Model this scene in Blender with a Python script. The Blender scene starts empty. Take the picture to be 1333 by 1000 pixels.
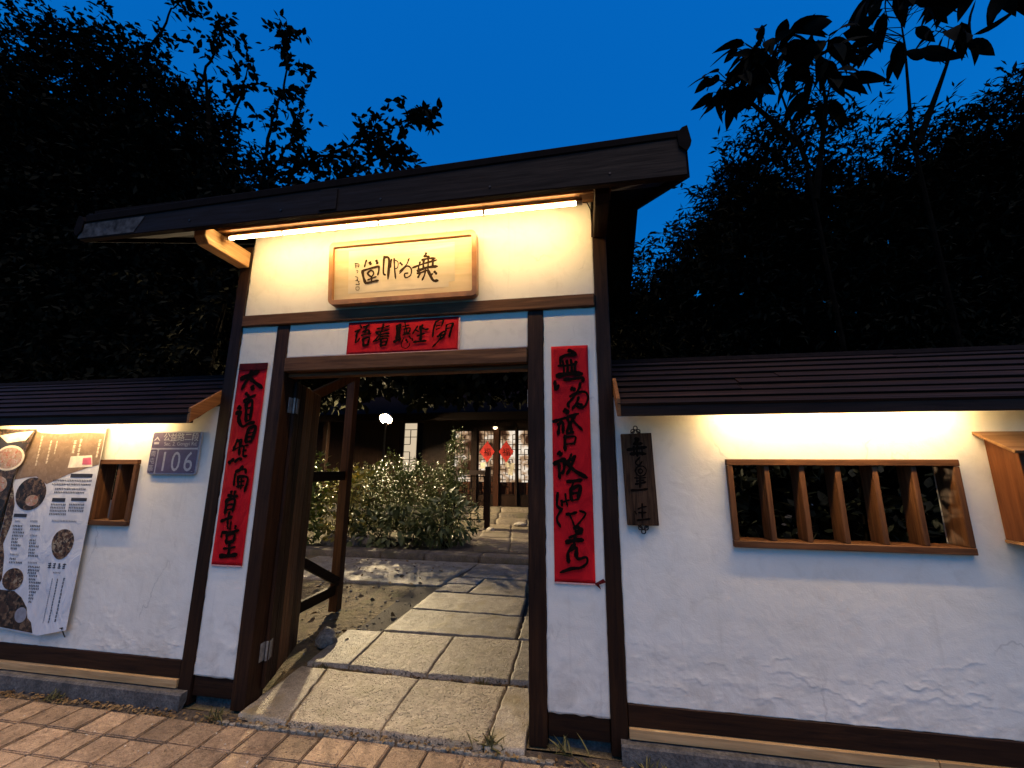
import bpy, bmesh, math, random
import numpy as np
from mathutils import Vector, Matrix

random.seed(7)
rng = np.random.default_rng(7)
scene = bpy.context.scene
COL = scene.collection
R = math.radians

# ------------------------------------------------------------------ camera
cam_d = bpy.data.cameras.new('camera')
cam = bpy.data.objects.new('camera', cam_d)
COL.objects.link(cam)
cam_d.sensor_fit = 'HORIZONTAL'
cam_d.sensor_width = 36.0
cam_d.lens = 530.0 / 1333.0 * 36.0
cam_d.clip_start = 0.05
cam_d.clip_end = 600
PITCH, YAW, ROLL = R(11.479), R(9.728), R(0.27)
fwd = Vector((-math.sin(YAW) * math.cos(PITCH), math.cos(YAW) * math.cos(PITCH), math.sin(PITCH)))
rgt = Vector((math.cos(YAW), math.sin(YAW), 0))
upv = rgt.cross(fwd)
r2 = math.cos(ROLL) * rgt + math.sin(ROLL) * upv
u2 = -math.sin(ROLL) * rgt + math.cos(ROLL) * upv
M = Matrix(((r2.x, u2.x, -fwd.x, 0), (r2.y, u2.y, -fwd.y, -2.65), (r2.z, u2.z, -fwd.z, 1.55), (0, 0, 0, 1)))
cam.matrix_world = M
scene.camera = cam

# ------------------------------------------------------------------ sky, sun, exposure
SUN_ELEV, SUN_ROT = R(67), R(165)      # fill light in place of a street lamp, from the right over the street
w = bpy.data.worlds.new('World')
scene.world = w
w.use_nodes = True
wn, wl = w.node_tree.nodes, w.node_tree.links
wn.clear()
wo = wn.new('ShaderNodeOutputWorld')
wb = wn.new('ShaderNodeBackground')
ws = wn.new('ShaderNodeTexSky')
ws.sky_type = 'NISHITA'
ws.sun_disc = False
ws.sun_elevation = SUN_ELEV
ws.sun_rotation = SUN_ROT
ws.ozone_density = 1.5
ws.air_density = 1.8
ws.dust_density = 1.0
wm = wn.new('ShaderNodeMix')
wm.data_type = 'RGBA'
wm.blend_type = 'MULTIPLY'
wm.inputs[0].default_value = 1.0
wm.inputs[7].default_value = (0.004, 0.40, 1.0, 1)     # blue-hour tint of the whole dome
wl.new(ws.outputs[0], wm.inputs[6])
wl.new(wm.outputs[2], wb.inputs[0])
wb.inputs[1].default_value = 0.045
wl.new(wb.outputs[0], wo.inputs[0])

sun_d = bpy.data.lights.new('sun', 'SUN')
sun_d.energy = 0.62
sun_d.angle = R(45)
sun_d.color = (1.0, 0.68, 0.36)
sun = bpy.data.objects.new('sun', sun_d)
COL.objects.link(sun)
az = SUN_ROT
to_sun = Vector((math.sin(az) * math.cos(SUN_ELEV), math.cos(az) * math.cos(SUN_ELEV), math.sin(SUN_ELEV)))
sun.rotation_euler = to_sun.to_track_quat('Z', 'Y').to_euler()
sun.location = to_sun * 20

vs = scene.view_settings
vs.view_transform = 'Standard'
vs.look = 'None'
vs.gamma = 1.0
vs.exposure = 1.5
vs.use_curve_mapping = False
scene.render.engine = 'CYCLES'
scene.cycles.use_denoising = True
scene.cycles.max_bounces = 6
scene.cycles.diffuse_bounces = 3
scene.cycles.glossy_bounces = 3
scene.cycles.transmission_bounces = 3
scene.cycles.transparent_max_bounces = 6
scene.cycles.sample_clamp_indirect = 4.0
scene.cycles.caustics_reflective = False
scene.cycles.caustics_refractive = False

# ------------------------------------------------------------------ helpers
class MB:
    """collects shapes (world coordinates) and links them as one mesh object"""
    def __init__(s):
        s.v, s.f = [], []
    def add(s, vs_, fs_):
        n = len(s.v)
        s.v += [tuple(q) for q in vs_]
        s.f += [tuple(i + n for i in f) for f in fs_]
        return s
    def box(s, x0, x1, y0, y1, z0, z1):
        v = [(x, y, z) for z in (z0, z1) for y in (y0, y1) for x in (x0, x1)]
        return s.add(v, [(0, 2, 3, 1), (4, 5, 7, 6), (0, 1, 5, 4), (2, 6, 7, 3), (0, 4, 6, 2), (1, 3, 7, 5)])
    def bar(s, p, q, wd, ht, up=(0, 0, 1)):
        p, q, up = Vector(p), Vector(q), Vector(up)
        d = (q - p).normalized()
        sd = d.cross(up).normalized()
        u = sd.cross(d).normalized()
        v = []
        for c in (p, q):
            for a, b in ((-1, -1), (1, -1), (1, 1), (-1, 1)):
                v.append(c + sd * (a * wd / 2) + u * (b * ht / 2))
        return s.add(v, [(3, 2, 1, 0), (4, 5, 6, 7), (0, 1, 5, 4), (1, 2, 6, 5), (2, 3, 7, 6), (3, 0, 4, 7)])
    def prism(s, poly, off):
        n = len(poly)
        off = Vector(off)
        v = [Vector(q) for q in poly] + [Vector(q) + off for q in poly]
        f = [tuple(range(n))[::-1], tuple(range(n, 2 * n))]
        f += [(i, (i + 1) % n, n + (i + 1) % n, n + i) for i in range(n)]
        return s.add(v, f)
    def tube(s, pts, rad, n=8, cap=True):
        pts = [Vector(q) for q in pts]
        rad = rad if isinstance(rad, (list, tuple)) else [rad] * len(pts)
        v, f = [], []
        ref = Vector((0.13, 0.27, 0.95))
        for i, q in enumerate(pts):
            d = (pts[min(i + 1, len(pts) - 1)] - pts[max(i - 1, 0)]).normalized()
            a = d.cross(ref)
            if a.length < 0.05:
                a = d.cross(Vector((1, 0, 0)))
            a.normalize()
            b = d.cross(a)
            for k in range(n):
                t = 2 * math.pi * k / n
                v.append(q + (a * math.cos(t) + b * math.sin(t)) * rad[i])
        for i in range(len(pts) - 1):
            for k in range(n):
                f.append((i * n + k, i * n + (k + 1) % n, (i + 1) * n + (k + 1) % n, (i + 1) * n + k))
        if cap:
            f.append(tuple(range(n))[::-1])
            f.append(tuple((len(pts) - 1) * n + k for k in range(n)))
        return s.add(v, f)
    def lathe(s, c, prof, n=16):
        v, f = [], []
        for r_, z in prof:
            for k in range(n):
                t = 2 * math.pi * k / n
                v.append((c[0] + r_ * math.cos(t), c[1] + r_ * math.sin(t), c[2] + z))
        for i in range(len(prof) - 1):
            for k in range(n):
                f.append((i * n + k, i * n + (k + 1) % n, (i + 1) * n + (k + 1) % n, (i + 1) * n + k))
        f.append(tuple(range(n))[::-1])
        f.append(tuple((len(prof) - 1) * n + k for k in range(n)))
        return s.add(v, f)
    def build(s, name, mat, parent=None, bevel=0.0, smooth=False, seg=1):
        o0 = origin(parent)
        me = bpy.data.meshes.new(name)
        me.from_pydata([(a - o0.x, b - o0.y, c - o0.z) for a, b, c in s.v], [], s.f)
        if bevel > 0:
            bm = bmesh.new()
            bm.from_mesh(me)
            bmesh.ops.recalc_face_normals(bm, faces=bm.faces)
            bmesh.ops.bevel(bm, geom=list(bm.edges), offset=bevel, segments=seg, affect='EDGES', profile=0.5)
            bm.to_mesh(me)
            bm.free()
        if smooth:
            me.shade_smooth()
        me.materials.append(mat)
        me.update()
        return link(name, me, parent)

ORG = {}
def origin(o):
    return ORG.get(o.name, Vector((0, 0, 0))) if o is not None else Vector((0, 0, 0))
def link(name, me, parent=None):
    o = bpy.data.objects.new(name, me)
    COL.objects.link(o)
    if parent is not None:
        o.parent = parent
        ORG[o.name] = origin(parent)
    return o
def thing(name, loc, label, cat, group=None):
    o = bpy.data.objects.new(name, None)
    o.empty_display_size = 0.1
    COL.objects.link(o)
    o.location = loc
    ORG[o.name] = Vector(loc)
    return tag(o, label, cat, group)
def tag(o, label, cat, group=None):
    o['label'] = label
    o['category'] = cat
    if group:
        o['group'] = group
    return o
def structure(o):
    o['kind'] = 'structure'
    return o

# value noise on arrays
_tab = rng.random((257, 257))
def vnoise(x, y):
    x = np.asarray(x, float); y = np.asarray(y, float)
    xi, yi = np.floor(x).astype(int), np.floor(y).astype(int)
    fx, fy = x - xi, y - yi
    fx = fx * fx * (3 - 2 * fx); fy = fy * fy * (3 - 2 * fy)
    g = lambda a, b: _tab[a % 256, b % 256]
    return (g(xi, yi) * (1 - fx) + g(xi + 1, yi) * fx) * (1 - fy) + (g(xi, yi + 1) * (1 - fx) + g(xi + 1, yi + 1) * fx) * fy
def fbm(x, y, o=4):
    s_, a = 0, 0.5
    for k in range(o):
        s_ = s_ + a * (vnoise(x * 2 ** k + 13.7 * k, y * 2 ** k + 7.1 * k) - 0.5)
        a *= 0.5
    return s_

def np_mesh(name, verts, faces, mat, parent=None, smooth=False):
    verts = np.asarray(verts, np.float32) - np.array(origin(parent), np.float32)
    faces = np.asarray(faces, np.int32)
    me = bpy.data.meshes.new(name)
    k = faces.shape[1]
    me.vertices.add(len(verts)); me.vertices.foreach_set('co', verts.ravel())
    me.loops.add(faces.size); me.loops.foreach_set('vertex_index', faces.ravel())
    me.polygons.add(len(faces))
    me.polygons.foreach_set('loop_start', np.arange(0, faces.size, k, dtype=np.int32))
    me.polygons.foreach_set('loop_total', np.full(len(faces), k, np.int32))
    me.update(calc_edges=True)
    if smooth:
        me.shade_smooth()
    me.materials.append(mat)
    return link(name, me, parent)

# ------------------------------------------------------------------ materials
def new_mat(name):
    m = bpy.data.materials.new(name)
    m.use_nodes = True
    n, l = m.node_tree.nodes, m.node_tree.links
    return m, n, l, n['Principled BSDF']
def nd(n, t, **kw):
    q = n.new(t)
    for k, v in kw.items():
        setattr(q, k, v)
    return q
def ramp(n, l, fac, stops):
    q = n.new('ShaderNodeValToRGB')
    e = q.color_ramp.elements
    while len(e) < len(stops):
        e.new(0.5)
    for i, (p_, c) in enumerate(stops):
        e[i].position = p_
        e[i].color = (c[0], c[1], c[2], 1) if not isinstance(c, float) else (c, c, c, 1)
    l.new(fac, q.inputs[0])
    return q
def noise(n, l, vec, scale, detail=4, rough=0.55, dist=0.0):
    q = n.new('ShaderNodeTexNoise')
    q.inputs['Scale'].default_value = scale
    q.inputs['Detail'].default_value = detail
    q.inputs['Roughness'].default_value = rough
    q.inputs['Distortion'].default_value = dist
    if vec is not None:
        l.new(vec, q.inputs['Vector'])
    return q
def bump(n, l, bsdf, h, strength, dist=0.01, prev=None):
    q = n.new('ShaderNodeBump')
    q.inputs['Strength'].default_value = strength
    q.inputs['Distance'].default_value = dist
    l.new(h, q.inputs['Height'])
    if prev is not None:
        l.new(prev.outputs[0], q.inputs['Normal'])
    l.new(q.outputs[0], bsdf.inputs['Normal'])
    return q
def mixc(n, l, fac, a, b, mode='MIX'):
    q = n.new('ShaderNodeMix'); q.data_type = 'RGBA'; q.blend_type = mode
    for i, s_ in ((0, fac), (6, a), (7, b)):
        if hasattr(s_, 'is_linked') or hasattr(s_, 'links'):
            l.new(s_, q.inputs[i])
        elif i == 0:
            q.inputs[i].default_value = s_
        else:
            q.inputs[i].default_value = (s_[0], s_[1], s_[2], 1)
    return q.outputs[2]

def wood(name, dark, light, axis='z', rough=0.55, scale=1.0, vary=0.35):
    m, n, l, b = new_mat(name)
    tc = nd(n, 'ShaderNodeTexCoord')
    oi = nd(n, 'ShaderNodeObjectInfo')
    ad = nd(n, 'ShaderNodeVectorMath', operation='ADD')
    l.new(tc.outputs['Object'], ad.inputs[0])
    rv = nd(n, 'ShaderNodeVectorMath', operation='SCALE')
    rv.inputs[0].default_value = (3.1, 5.7, 9.3)
    l.new(oi.outputs['Random'], rv.inputs['Scale'])
    l.new(rv.outputs[0], ad.inputs[1])
    mp = nd(n, 'ShaderNodeMapping')
    sc = {'x': (0.9, 14, 14), 'y': (14, 0.9, 14), 'z': (14, 14, 0.9)}[axis]
    mp.inputs['Scale'].default_value = tuple(q * scale for q in sc)
    l.new(ad.outputs[0], mp.inputs[0])
    g1 = noise(n, l, mp.outputs[0], 3.0, 6, 0.62, 0.6)
    g2 = noise(n, l, ad.outputs[0], 2.3, 3)
    c = ramp(n, l, g1.outputs[0], [(0.30, dark), (0.72, light)])
    c2 = mixc(n, l, 0.55, c.outputs[0], ramp(n, l, g2.outputs[0], [(0.3, (0.55, 0.55, 0.55)), (0.7, (1.25, 1.2, 1.15))]).outputs[0], 'MULTIPLY')
    wr = ramp(n, l, noise(n, l, mp.outputs[0], 1.1, 5, 0.7, 0.4).outputs[0], [(0.58, 0.0), (0.70, 0.55)])
    c2 = mixc(n, l, wr.outputs[0], c2, tuple(min(0.8, q * 1.9) for q in light))
    mr = nd(n, 'ShaderNodeMapRange')
    mr.inputs[3].default_value = 1 - vary; mr.inputs[4].default_value = 1 + vary
    l.new(oi.outputs['Random'], mr.inputs[0])
    hs = nd(n, 'ShaderNodeHueSaturation')
    l.new(mr.outputs[0], hs.inputs['Value'])
    l.new(c2, hs.inputs['Color'])
    l.new(hs.outputs[0], b.inputs['Base Color'])
    rr = ramp(n, l, g1.outputs[0], [(0.3, rough + 0.12), (0.7, rough - 0.1)])
    l.new(rr.outputs[0], b.inputs['Roughness'])
    b.inputs['Specular IOR Level'].default_value = 0.14
    bump(n, l, b, g1.outputs[0], 0.35, 0.004)
    return m

def plain(name, col, rough=0.6, metal=0.0, nscale=18, namp=0.25, bstr=0.15, bdist=0.004, spec=None):
    m, n, l, b = new_mat(name)
    tc = nd(n, 'ShaderNodeTexCoord')
    a = noise(n, l, tc.outputs['Object'], nscale, 5)
    lo = tuple(c * (1 - namp) for c in col); hi = tuple(min(1, c * (1 + namp)) for c in col)
    l.new(ramp(n, l, a.outputs[0], [(0.3, lo), (0.7, hi)]).outputs[0], b.inputs['Base Color'])
    b.inputs['Roughness'].default_value = rough
    b.inputs['Metallic'].default_value = metal
    if spec is not None:
        b.inputs['Specular IOR Level'].default_value = spec
    if bstr:
        bump(n, l, b, a.outputs[0], bstr, bdist)
    return m

def emit(name, col, strength):
    m = bpy.data.materials.new(name)
    m.use_nodes = True
    n, l = m.node_tree.nodes, m.node_tree.links
    n.clear()
    o = n.new('ShaderNodeOutputMaterial'); e = n.new('ShaderNodeEmission')
    e.inputs[0].default_value = (*col, 1); e.inputs[1].default_value = strength
    l.new(e.outputs[0], o.inputs[0])
    return m

def plaster_mat():
    m, n, l, b = new_mat('white_plaster')
    g = nd(n, 'ShaderNodeNewGeometry')
    big = noise(n, l, g.outputs['Position'], 1.1, 4, 0.6)
    mid = noise(n, l, g.outputs['Position'], 9, 5, 0.65, 0.5)
    fine = noise(n, l, g.outputs['Position'], 110, 3)
    c = ramp(n, l, big.outputs[0], [(0.3, (0.70, 0.64, 0.53)), (0.7, (0.79, 0.735, 0.63))])
    c2 = mixc(n, l, 0.35, c.outputs[0], ramp(n, l, mid.outputs[0], [(0.28, (0.72, 0.70, 0.66)), (0.5, (1, 1, 1))]).outputs[0], 'MULTIPLY')
    # hairline cracks with a shape of their own
    mp = nd(n, 'ShaderNodeMapping'); mp.inputs['Scale'].default_value = (1.0, 1.0, 0.7)
    l.new(g.outputs['Position'], mp.inputs[0])
    dn = noise(n, l, mp.outputs[0], 3.5, 4, 0.6)
    dv = nd(n, 'ShaderNodeVectorMath', operation='MULTIPLY_ADD')
    dv.inputs[1].default_value = (0.35, 0.35, 0.35)
    l.new(dn.outputs['Color'], dv.inputs[0]); l.new(mp.outputs[0], dv.inputs[2])
    vo = nd(n, 'ShaderNodeTexVoronoi', feature='DISTANCE_TO_EDGE')
    vo.inputs['Scale'].default_value = 1.15
    l.new(dv.outputs[0], vo.inputs['Vector'])
    line = ramp(n, l, vo.outputs['Distance'], [(0.0, 1.0), (0.008, 0.0)])
    msk = ramp(n, l, noise(n, l, g.outputs['Position'], 1.7, 2).outputs[0], [(0.52, 0.0), (0.60, 1.0)])
    cm = nd(n, 'ShaderNodeMath', operation='MULTIPLY')
    l.new(line.outputs[0], cm.inputs[0]); l.new(msk.outputs[0], cm.inputs[1])
    cm2 = nd(n, 'ShaderNodeMath', operation='MULTIPLY'); cm2.inputs[1].default_value = 0.35
    l.new(cm.outputs[0], cm2.inputs[0])
    l.new(mixc(n, l, cm2.outputs[0], c2, (0.25, 0.21, 0.18)), b.inputs['Base Color'])
    c3 = b.inputs['Base Color'].links[0].from_socket
    sep = nd(n, 'ShaderNodeSeparateXYZ'); l.new(g.outputs['Position'], sep.inputs[0])
    zr = nd(n, 'ShaderNodeMapRange'); zr.inputs[1].default_value = 0.62; zr.inputs[2].default_value = 0.18
    l.new(sep.outputs[2], zr.inputs[0])
    dirt = ramp(n, l, noise(n, l, g.outputs['Position'], 5.5, 6, 0.72, 0.6).outputs[0], [(0.46, 0.0), (0.70, 0.75)])
    dm = nd(n, 'ShaderNodeMath', operation='MULTIPLY'); l.new(zr.outputs[0], dm.inputs[0]); l.new(dirt.outputs[0], dm.inputs[1])
    c3 = mixc(n, l, dm.outputs[0], c3, (0.40, 0.345, 0.275))
    ms = nd(n, 'ShaderNodeMapping'); ms.inputs['Scale'].default_value = (16, 1, 0.7)
    l.new(g.outputs['Position'], ms.inputs[0])
    drip = ramp(n, l, noise(n, l, ms.outputs[0], 1.6, 4, 0.6).outputs[0], [(0.60, 0.0), (0.74, 0.30)])
    c3 = mixc(n, l, drip.outputs[0], c3, (0.52, 0.46, 0.38))
    l.new(c3, b.inputs['Base Color'])
    b.inputs['Roughness'].default_value = 0.92
    b.inputs['Specular IOR Level'].default_value = 0.2
    b1 = bump(n, l, b, mid.outputs[0], 0.35, 0.006)
    b2 = bump(n, l, b, fine.outputs[0], 0.25, 0.002, b1)
    return m

def leaf_mat(name, c0, c1, rough=0.45, spec=0.4):
    m, n, l, b = new_mat(name)
    g = nd(n, 'ShaderNodeNewGeometry')
    q = noise(n, l, g.outputs['Position'], 6.0, 3)
    p_ = noise(n, l, g.outputs['Position'], 60.0, 1)
    ad = nd(n, 'ShaderNodeMath', operation='MULTIPLY_ADD'); ad.inputs[1].default_value = 0.5
    l.new(p_.outputs[0], ad.inputs[0]); l.new(q.outputs[0], ad.inputs[2])
    l.new(ramp(n, l, ad.outputs[0], [(0.5, c0), (1.0, c1)]).outputs[0], b.inputs['Base Color'])
    b.inputs['Roughness'].default_value = rough
    b.inputs['Specular IOR Level'].default_value = spec
    return m

def stone_mat(name, c0, c1, scale=26, bs=0.8, bd=0.012, moss=None, rough=0.85, pit=0.0, stain=0.5, vary=0.22):
    m, n, l, b = new_mat(name)
    g = nd(n, 'ShaderNodeNewGeometry')
    oi = nd(n, 'ShaderNodeObjectInfo')
    a = noise(n, l, g.outputs['Position'], scale, 6, 0.7)
    big = noise(n, l, g.outputs['Position'], 2.2, 3)
    st_ = noise(n, l, g.outputs['Position'], 7.5, 6, 0.7, 0.8)
    sp = noise(n, l, g.outputs['Position'], scale * 6, 2)
    c = ramp(n, l, a.outputs[0], [(0.3, c0), (0.7, c1)]).outputs[0]
    c = mixc(n, l, 0.75, c, ramp(n, l, sp.outputs[0], [(0.3, (0.5, 0.5, 0.5)), (0.68, (1.4, 1.4, 1.4))]).outputs[0], 'MULTIPLY')
    c = mixc(n, l, 0.5, c, ramp(n, l, big.outputs[0], [(0.3, (0.6, 0.58, 0.55)), (0.7, (1.2, 1.2, 1.2))]).outputs[0], 'MULTIPLY')
    c = mixc(n, l, stain, c, ramp(n, l, st_.outputs[0], [(0.36, (0.35, 0.33, 0.31)), (0.56, (1.1, 1.1, 1.1))]).outputs[0], 'MULTIPLY')
    h = a.outputs[0]
    if pit:
        vo = nd(n, 'ShaderNodeTexVoronoi'); vo.inputs['Scale'].default_value = 58
        l.new(g.outputs['Position'], vo.inputs['Vector'])
        hole = ramp(n, l, vo.outputs['Distance'], [(0.10, 0.0), (0.42, 1.0)])
        mk0 = ramp(n, l, noise(n, l, g.outputs['Position'], 40, 2).outputs[0], [(0.46, 0.0), (0.56, 1.0)])
        mx = nd(n, 'ShaderNodeMath', operation='MAXIMUM')
        l.new(hole.outputs[0], mx.inputs[0]); l.new(mk0.outputs[0], mx.inputs[1])
        dk = ramp(n, l, mx.outputs[0], [(0.0, (0.42, 0.38, 0.33)), (0.7, (1, 1, 1))])
        c = mixc(n, l, pit, c, dk.outputs[0], 'MULTIPLY')
        ad = nd(n, 'ShaderNodeMath', operation='MULTIPLY_ADD'); ad.inputs[1].default_value = 0.8
        l.new(mx.outputs[0], ad.inputs[0]); l.new(h, ad.inputs[2])
        h = ad.outputs[0]
    if moss:
        mk = ramp(n, l, noise(n, l, g.outputs['Position'], 4.5, 5, 0.65).outputs[0], [(0.50, 0.0), (0.68, 1.0)])
        c = mixc(n, l, mk.outputs[0], c, moss)
    mr = nd(n, 'ShaderNodeMapRange'); mr.inputs[3].default_value = 1 - vary; mr.inputs[4].default_value = 1 + vary * .8
    l.new(oi.outputs['Random'], mr.inputs[0])
    hs = nd(n, 'ShaderNodeHueSaturation'); l.new(mr.outputs[0], hs.inputs['Value']); l.new(c, hs.inputs['Color'])
    l.new(hs.outputs[0], b.inputs['Base Color'])
    b.inputs['Roughness'].default_value = rough
    b1 = bump(n, l, b, h, bs, bd)
    bump(n, l, b, sp.outputs[0], 0.5, 0.004, b1)
    return m

def paper_mat(name, c0, c1):
    m, n, l, b = new_mat(name)
    g = nd(n, 'ShaderNodeNewGeometry')
    mp = nd(n, 'ShaderNodeMapping'); mp.inputs['Scale'].default_value = (1, 1, 0.6)
    l.new(g.outputs['Position'], mp.inputs[0])
    a = noise(n, l, mp.outputs[0], 7, 4, 0.55, 1.2)
    l.new(ramp(n, l, a.outputs[0], [(0.35, c0), (0.65, c1)]).outputs[0], b.inputs['Base Color'])
    b.inputs['Roughness'].default_value = 0.75
    b.inputs['Specular IOR Level'].default_value = 0.15
    bump(n, l, b, a.outputs[0], 0.6, 0.02)
    return m

PLASTER = plaster_mat()
DW_Z = wood('dark_wood_upright', (0.010, 0.004, 0.002), (0.034, 0.014, 0.006), 'z')
DW_X = wood('dark_wood_crosswise', (0.010, 0.004, 0.002), (0.036, 0.015, 0.007), 'x')
DW_Y = wood('dark_wood_deep', (0.010, 0.004, 0.002), (0.034, 0.014, 0.006), 'y')
RAIL = wood('brown_wood_rail', (0.07, 0.030, 0.012), (0.19, 0.085, 0.033), 'x', 0.5)
RAIL_Z = wood('brown_wood_upright', (0.07, 0.030, 0.012), (0.19, 0.085, 0.033), 'z', 0.5)
WIN_X = wood('window_wood_crosswise', (0.055, 0.021, 0.008), (0.150, 0.064, 0.025), 'x', 0.5, vary=0.15)
WIN_Z = wood('window_wood_upright', (0.055, 0.021, 0.008), (0.150, 0.064, 0.025), 'z', 0.5, vary=0.15)
PALE_Y = wood('pale_bracket_wood', (0.35, 0.19, 0.08), (0.60, 0.36, 0.17), 'y', 0.5, vary=0.1)
BOX_Z = wood('letterbox_wood', (0.075, 0.023, 0.007), (0.165, 0.057, 0.018), 'z', 0.45, 0.7, 0.1)
BOX_X = wood('letterbox_roof_wood', (0.15, 0.07, 0.026), (0.30, 0.155, 0.065), 'x', 0.45, 0.7, 0.1)
CLAP = wood('clapboard_wood', (0.008, 0.0035, 0.0025), (0.034, 0.014, 0.008), 'x', 0.6, vary=0.3)
END_Y = wood('bargeboard_wood', (0.16, 0.06, 0.018), (0.34, 0.14, 0.045), 'y', 0.5, vary=0.1)
ROOFM = plain('dark_roofing', (0.006, 0.0035, 0.003), 0.9, namp=0.4, spec=0.06)
FASC = wood('weathered_fascia', (0.007, 0.003, 0.0018), (0.018, 0.008, 0.0045), 'x', 0.7)
TAN = wood('raw_sill_wood', (0.28, 0.165, 0.07), (0.50, 0.32, 0.15), 'x', 0.7, vary=0.25)
CONC = stone_mat('plinth_concrete', (0.05, 0.045, 0.042), (0.15, 0.135, 0.12), 12)
BRICK = stone_mat('red_brown_paver', (0.33, 0.215, 0.122), (0.54, 0.37, 0.215), 30, 0.8, 0.010, None, 0.85, 0.45, 0.6, 0.34)
SLAB = stone_mat('granite_slab', (0.34, 0.26, 0.17), (0.62, 0.49, 0.34), 24, 1.0, 0.022, (0.34, 0.27, 0.15), 0.55, pit=0.9, stain=0.3)
SLAB2 = stone_mat('smooth_slab', (0.27, 0.22, 0.155), (0.46, 0.39, 0.29), 18, 0.6, 0.012, (0.24, 0.185, 0.095), 0.6, pit=0.35)
DKSTONE = stone_mat('dark_path_stone', (0.09, 0.07, 0.05), (0.20, 0.16, 0.115), 18, 0.7, 0.012, (0.09, 0.075, 0.035), 0.75)
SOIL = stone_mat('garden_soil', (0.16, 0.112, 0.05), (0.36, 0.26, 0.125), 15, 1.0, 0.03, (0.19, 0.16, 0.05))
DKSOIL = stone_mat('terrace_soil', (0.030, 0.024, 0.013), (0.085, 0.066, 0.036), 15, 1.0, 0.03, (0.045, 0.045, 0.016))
ROCK = stone_mat('garden_rock', (0.16, 0.14, 0.115), (0.38, 0.34, 0.29), 9, 0.8, 0.02)
MORTAR = stone_mat('joint_grit', (0.045, 0.034, 0.025), (0.12, 0.09, 0.065), 60, 0.9, 0.01)
RED = paper_mat('red_paper', (0.42, 0.003, 0.008), (0.58, 0.007, 0.012))
REDDK = paper_mat('torn_and_shaded_red', (0.05, 0.002, 0.003), (0.09, 0.003, 0.004))  # for the torn strip and the shade painted on a scroll top
PINK = plain('pale_paper_edge', (0.62, 0.30, 0.27), 0.7)
INK = plain('black_ink', (0.007, 0.004, 0.003), 0.9, namp=0.5, bstr=0, spec=0.04)
INK_BR = plain('brown_ink', (0.040, 0.020, 0.008), 0.8, namp=0.3, bstr=0, spec=0.1)
STEEL = plain('galvanised_steel', (0.30, 0.28, 0.25), 0.6, 0.6, 40, 0.3)
IRON = plain('dark_iron', (0.03, 0.022, 0.018), 0.5, 0.6)
# brush writing: (origin x,z) and strokes 'width x,z x,z ...' in 0.1 mm / mm
INK_RIGHT=((-0.18, 0.93),'206 110,1379 128,1374 155,1349;140 54,1327 87,1347 158,1349;122 54,1327 53,1286 67,1276;121 68,1310 75,1229;121 95,1313 98,1228;121 122,1317 125,1227;120 156,1304 148,1231;121 39,1277 158,1287;204 29,1209 107,1221 192,1218;185 15,1172 18,1116 39,1146;138 74,1182 128,1185 193,1190 196,1166;173 121,1122 143,1114;127 179,1156 170,1119 127,1056 98,1022 102,999;127 112,1070 171,1096 211,1095 227,1061 208,1009 177,994 151,1005;117 167,1064 148,1019 123,987;134 158,1021 188,1009;198 73,980 98,965;179 1,907 78,930 160,956;152 33,895 36,868 29,822;125 34,890 61,903 62,832;125 89,930 100,894 84,832;125 138,947 112,894 116,832;133 127,911 152,884 183,850;97 86,830 130,840;141 75,816 73,722;115 78,805 138,809 130,759;96 77,761 125,766;192 32,708 48,696;183 2,639 72,667;165 32,637 35,550;121 68,654 62,603 49,577;121 112,699 82,646;121 82,653 137,689;121 128,680 106,620 79,575;164 83,649 127,599 203,555;171 82,530 170,540;102 123,535 103,486;136 103,489 106,416;161 103,487 160,504 144,425;93 110,458 145,463;101 106,416 145,425;162 21,460 15,391 36,365;101 43,417 46,382;110 68,456 80,383;93 54,407 92,418;134 46,367 13,309 34,259;134 72,335 135,348;92 86,343 122,257;74 121,257 157,296 188,341 150,357;132 116,254 148,263;180 130,229 166,250;115 86,199 165,230;147 66,171 170,188;131 123,206 115,142;138 113,158 77,109 80,56;106 86,125 129,143 118,93;146 127,127 134,80 184,90 188,59 149,30 100,24 29,-1')
INK_LEFT=((-2.54, 0.93),'211 78,1365 79,1303;249 -2,1268 69,1294 140,1319;229 80,1298 42,1241 17,1187;257 72,1269 128,1230 188,1191;207 102,1204 112,1177;169 55,1152 84,1129;169 47,1098 95,1120 142,1137;131 93,1120 73,1081 45,1092;177 71,1081 88,940;177 76,1081 121,1089 122,949;111 83,1036 118,1041;111 85,988 121,993;129 88,940 122,949;234 10,1048 30,1038;177 -4,1002 35,1008 24,969 44,915;138 33,934 69,902 115,923 164,933;173 124,890 111,787;155 129,890 178,898 156,787;109 126,851 165,856;109 116,821 160,827;126 111,787 155,793;127 42,806 17,737;118 38,788 76,806 66,737;136 14,729 92,764;136 69,789 72,695;117 92,754 136,764;108 97,720 126,730;117 103,747 107,689 138,689;207 -3,637 31,665;161 46,646 72,668 99,662;142 115,613 86,585 60,574;133 67,580 133,594 147,566;142 62,560 62,479;141 83,541 167,533 155,437;113 89,533 106,462;113 117,533 123,454;84 84,505 145,511;84 84,470 145,481;140 26,409 107,404;121 50,439 51,393;121 81,439 81,393;158 20,379 23,282;158 18,377 85,382 81,300;120 29,341 75,348;111 29,307 76,314;175 0,231 84,264;156 58,293 56,208;137 80,228 81,175;119 54,202 65,183;118 123,204 119,184;136 22,157 153,175;118 22,157 20,124;154 61,143 60,92;154 62,141 122,149 119,94;153 63,92 120,100;135 50,51 141,64;153 90,95 94,4;170 28,1 163,16')
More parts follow.
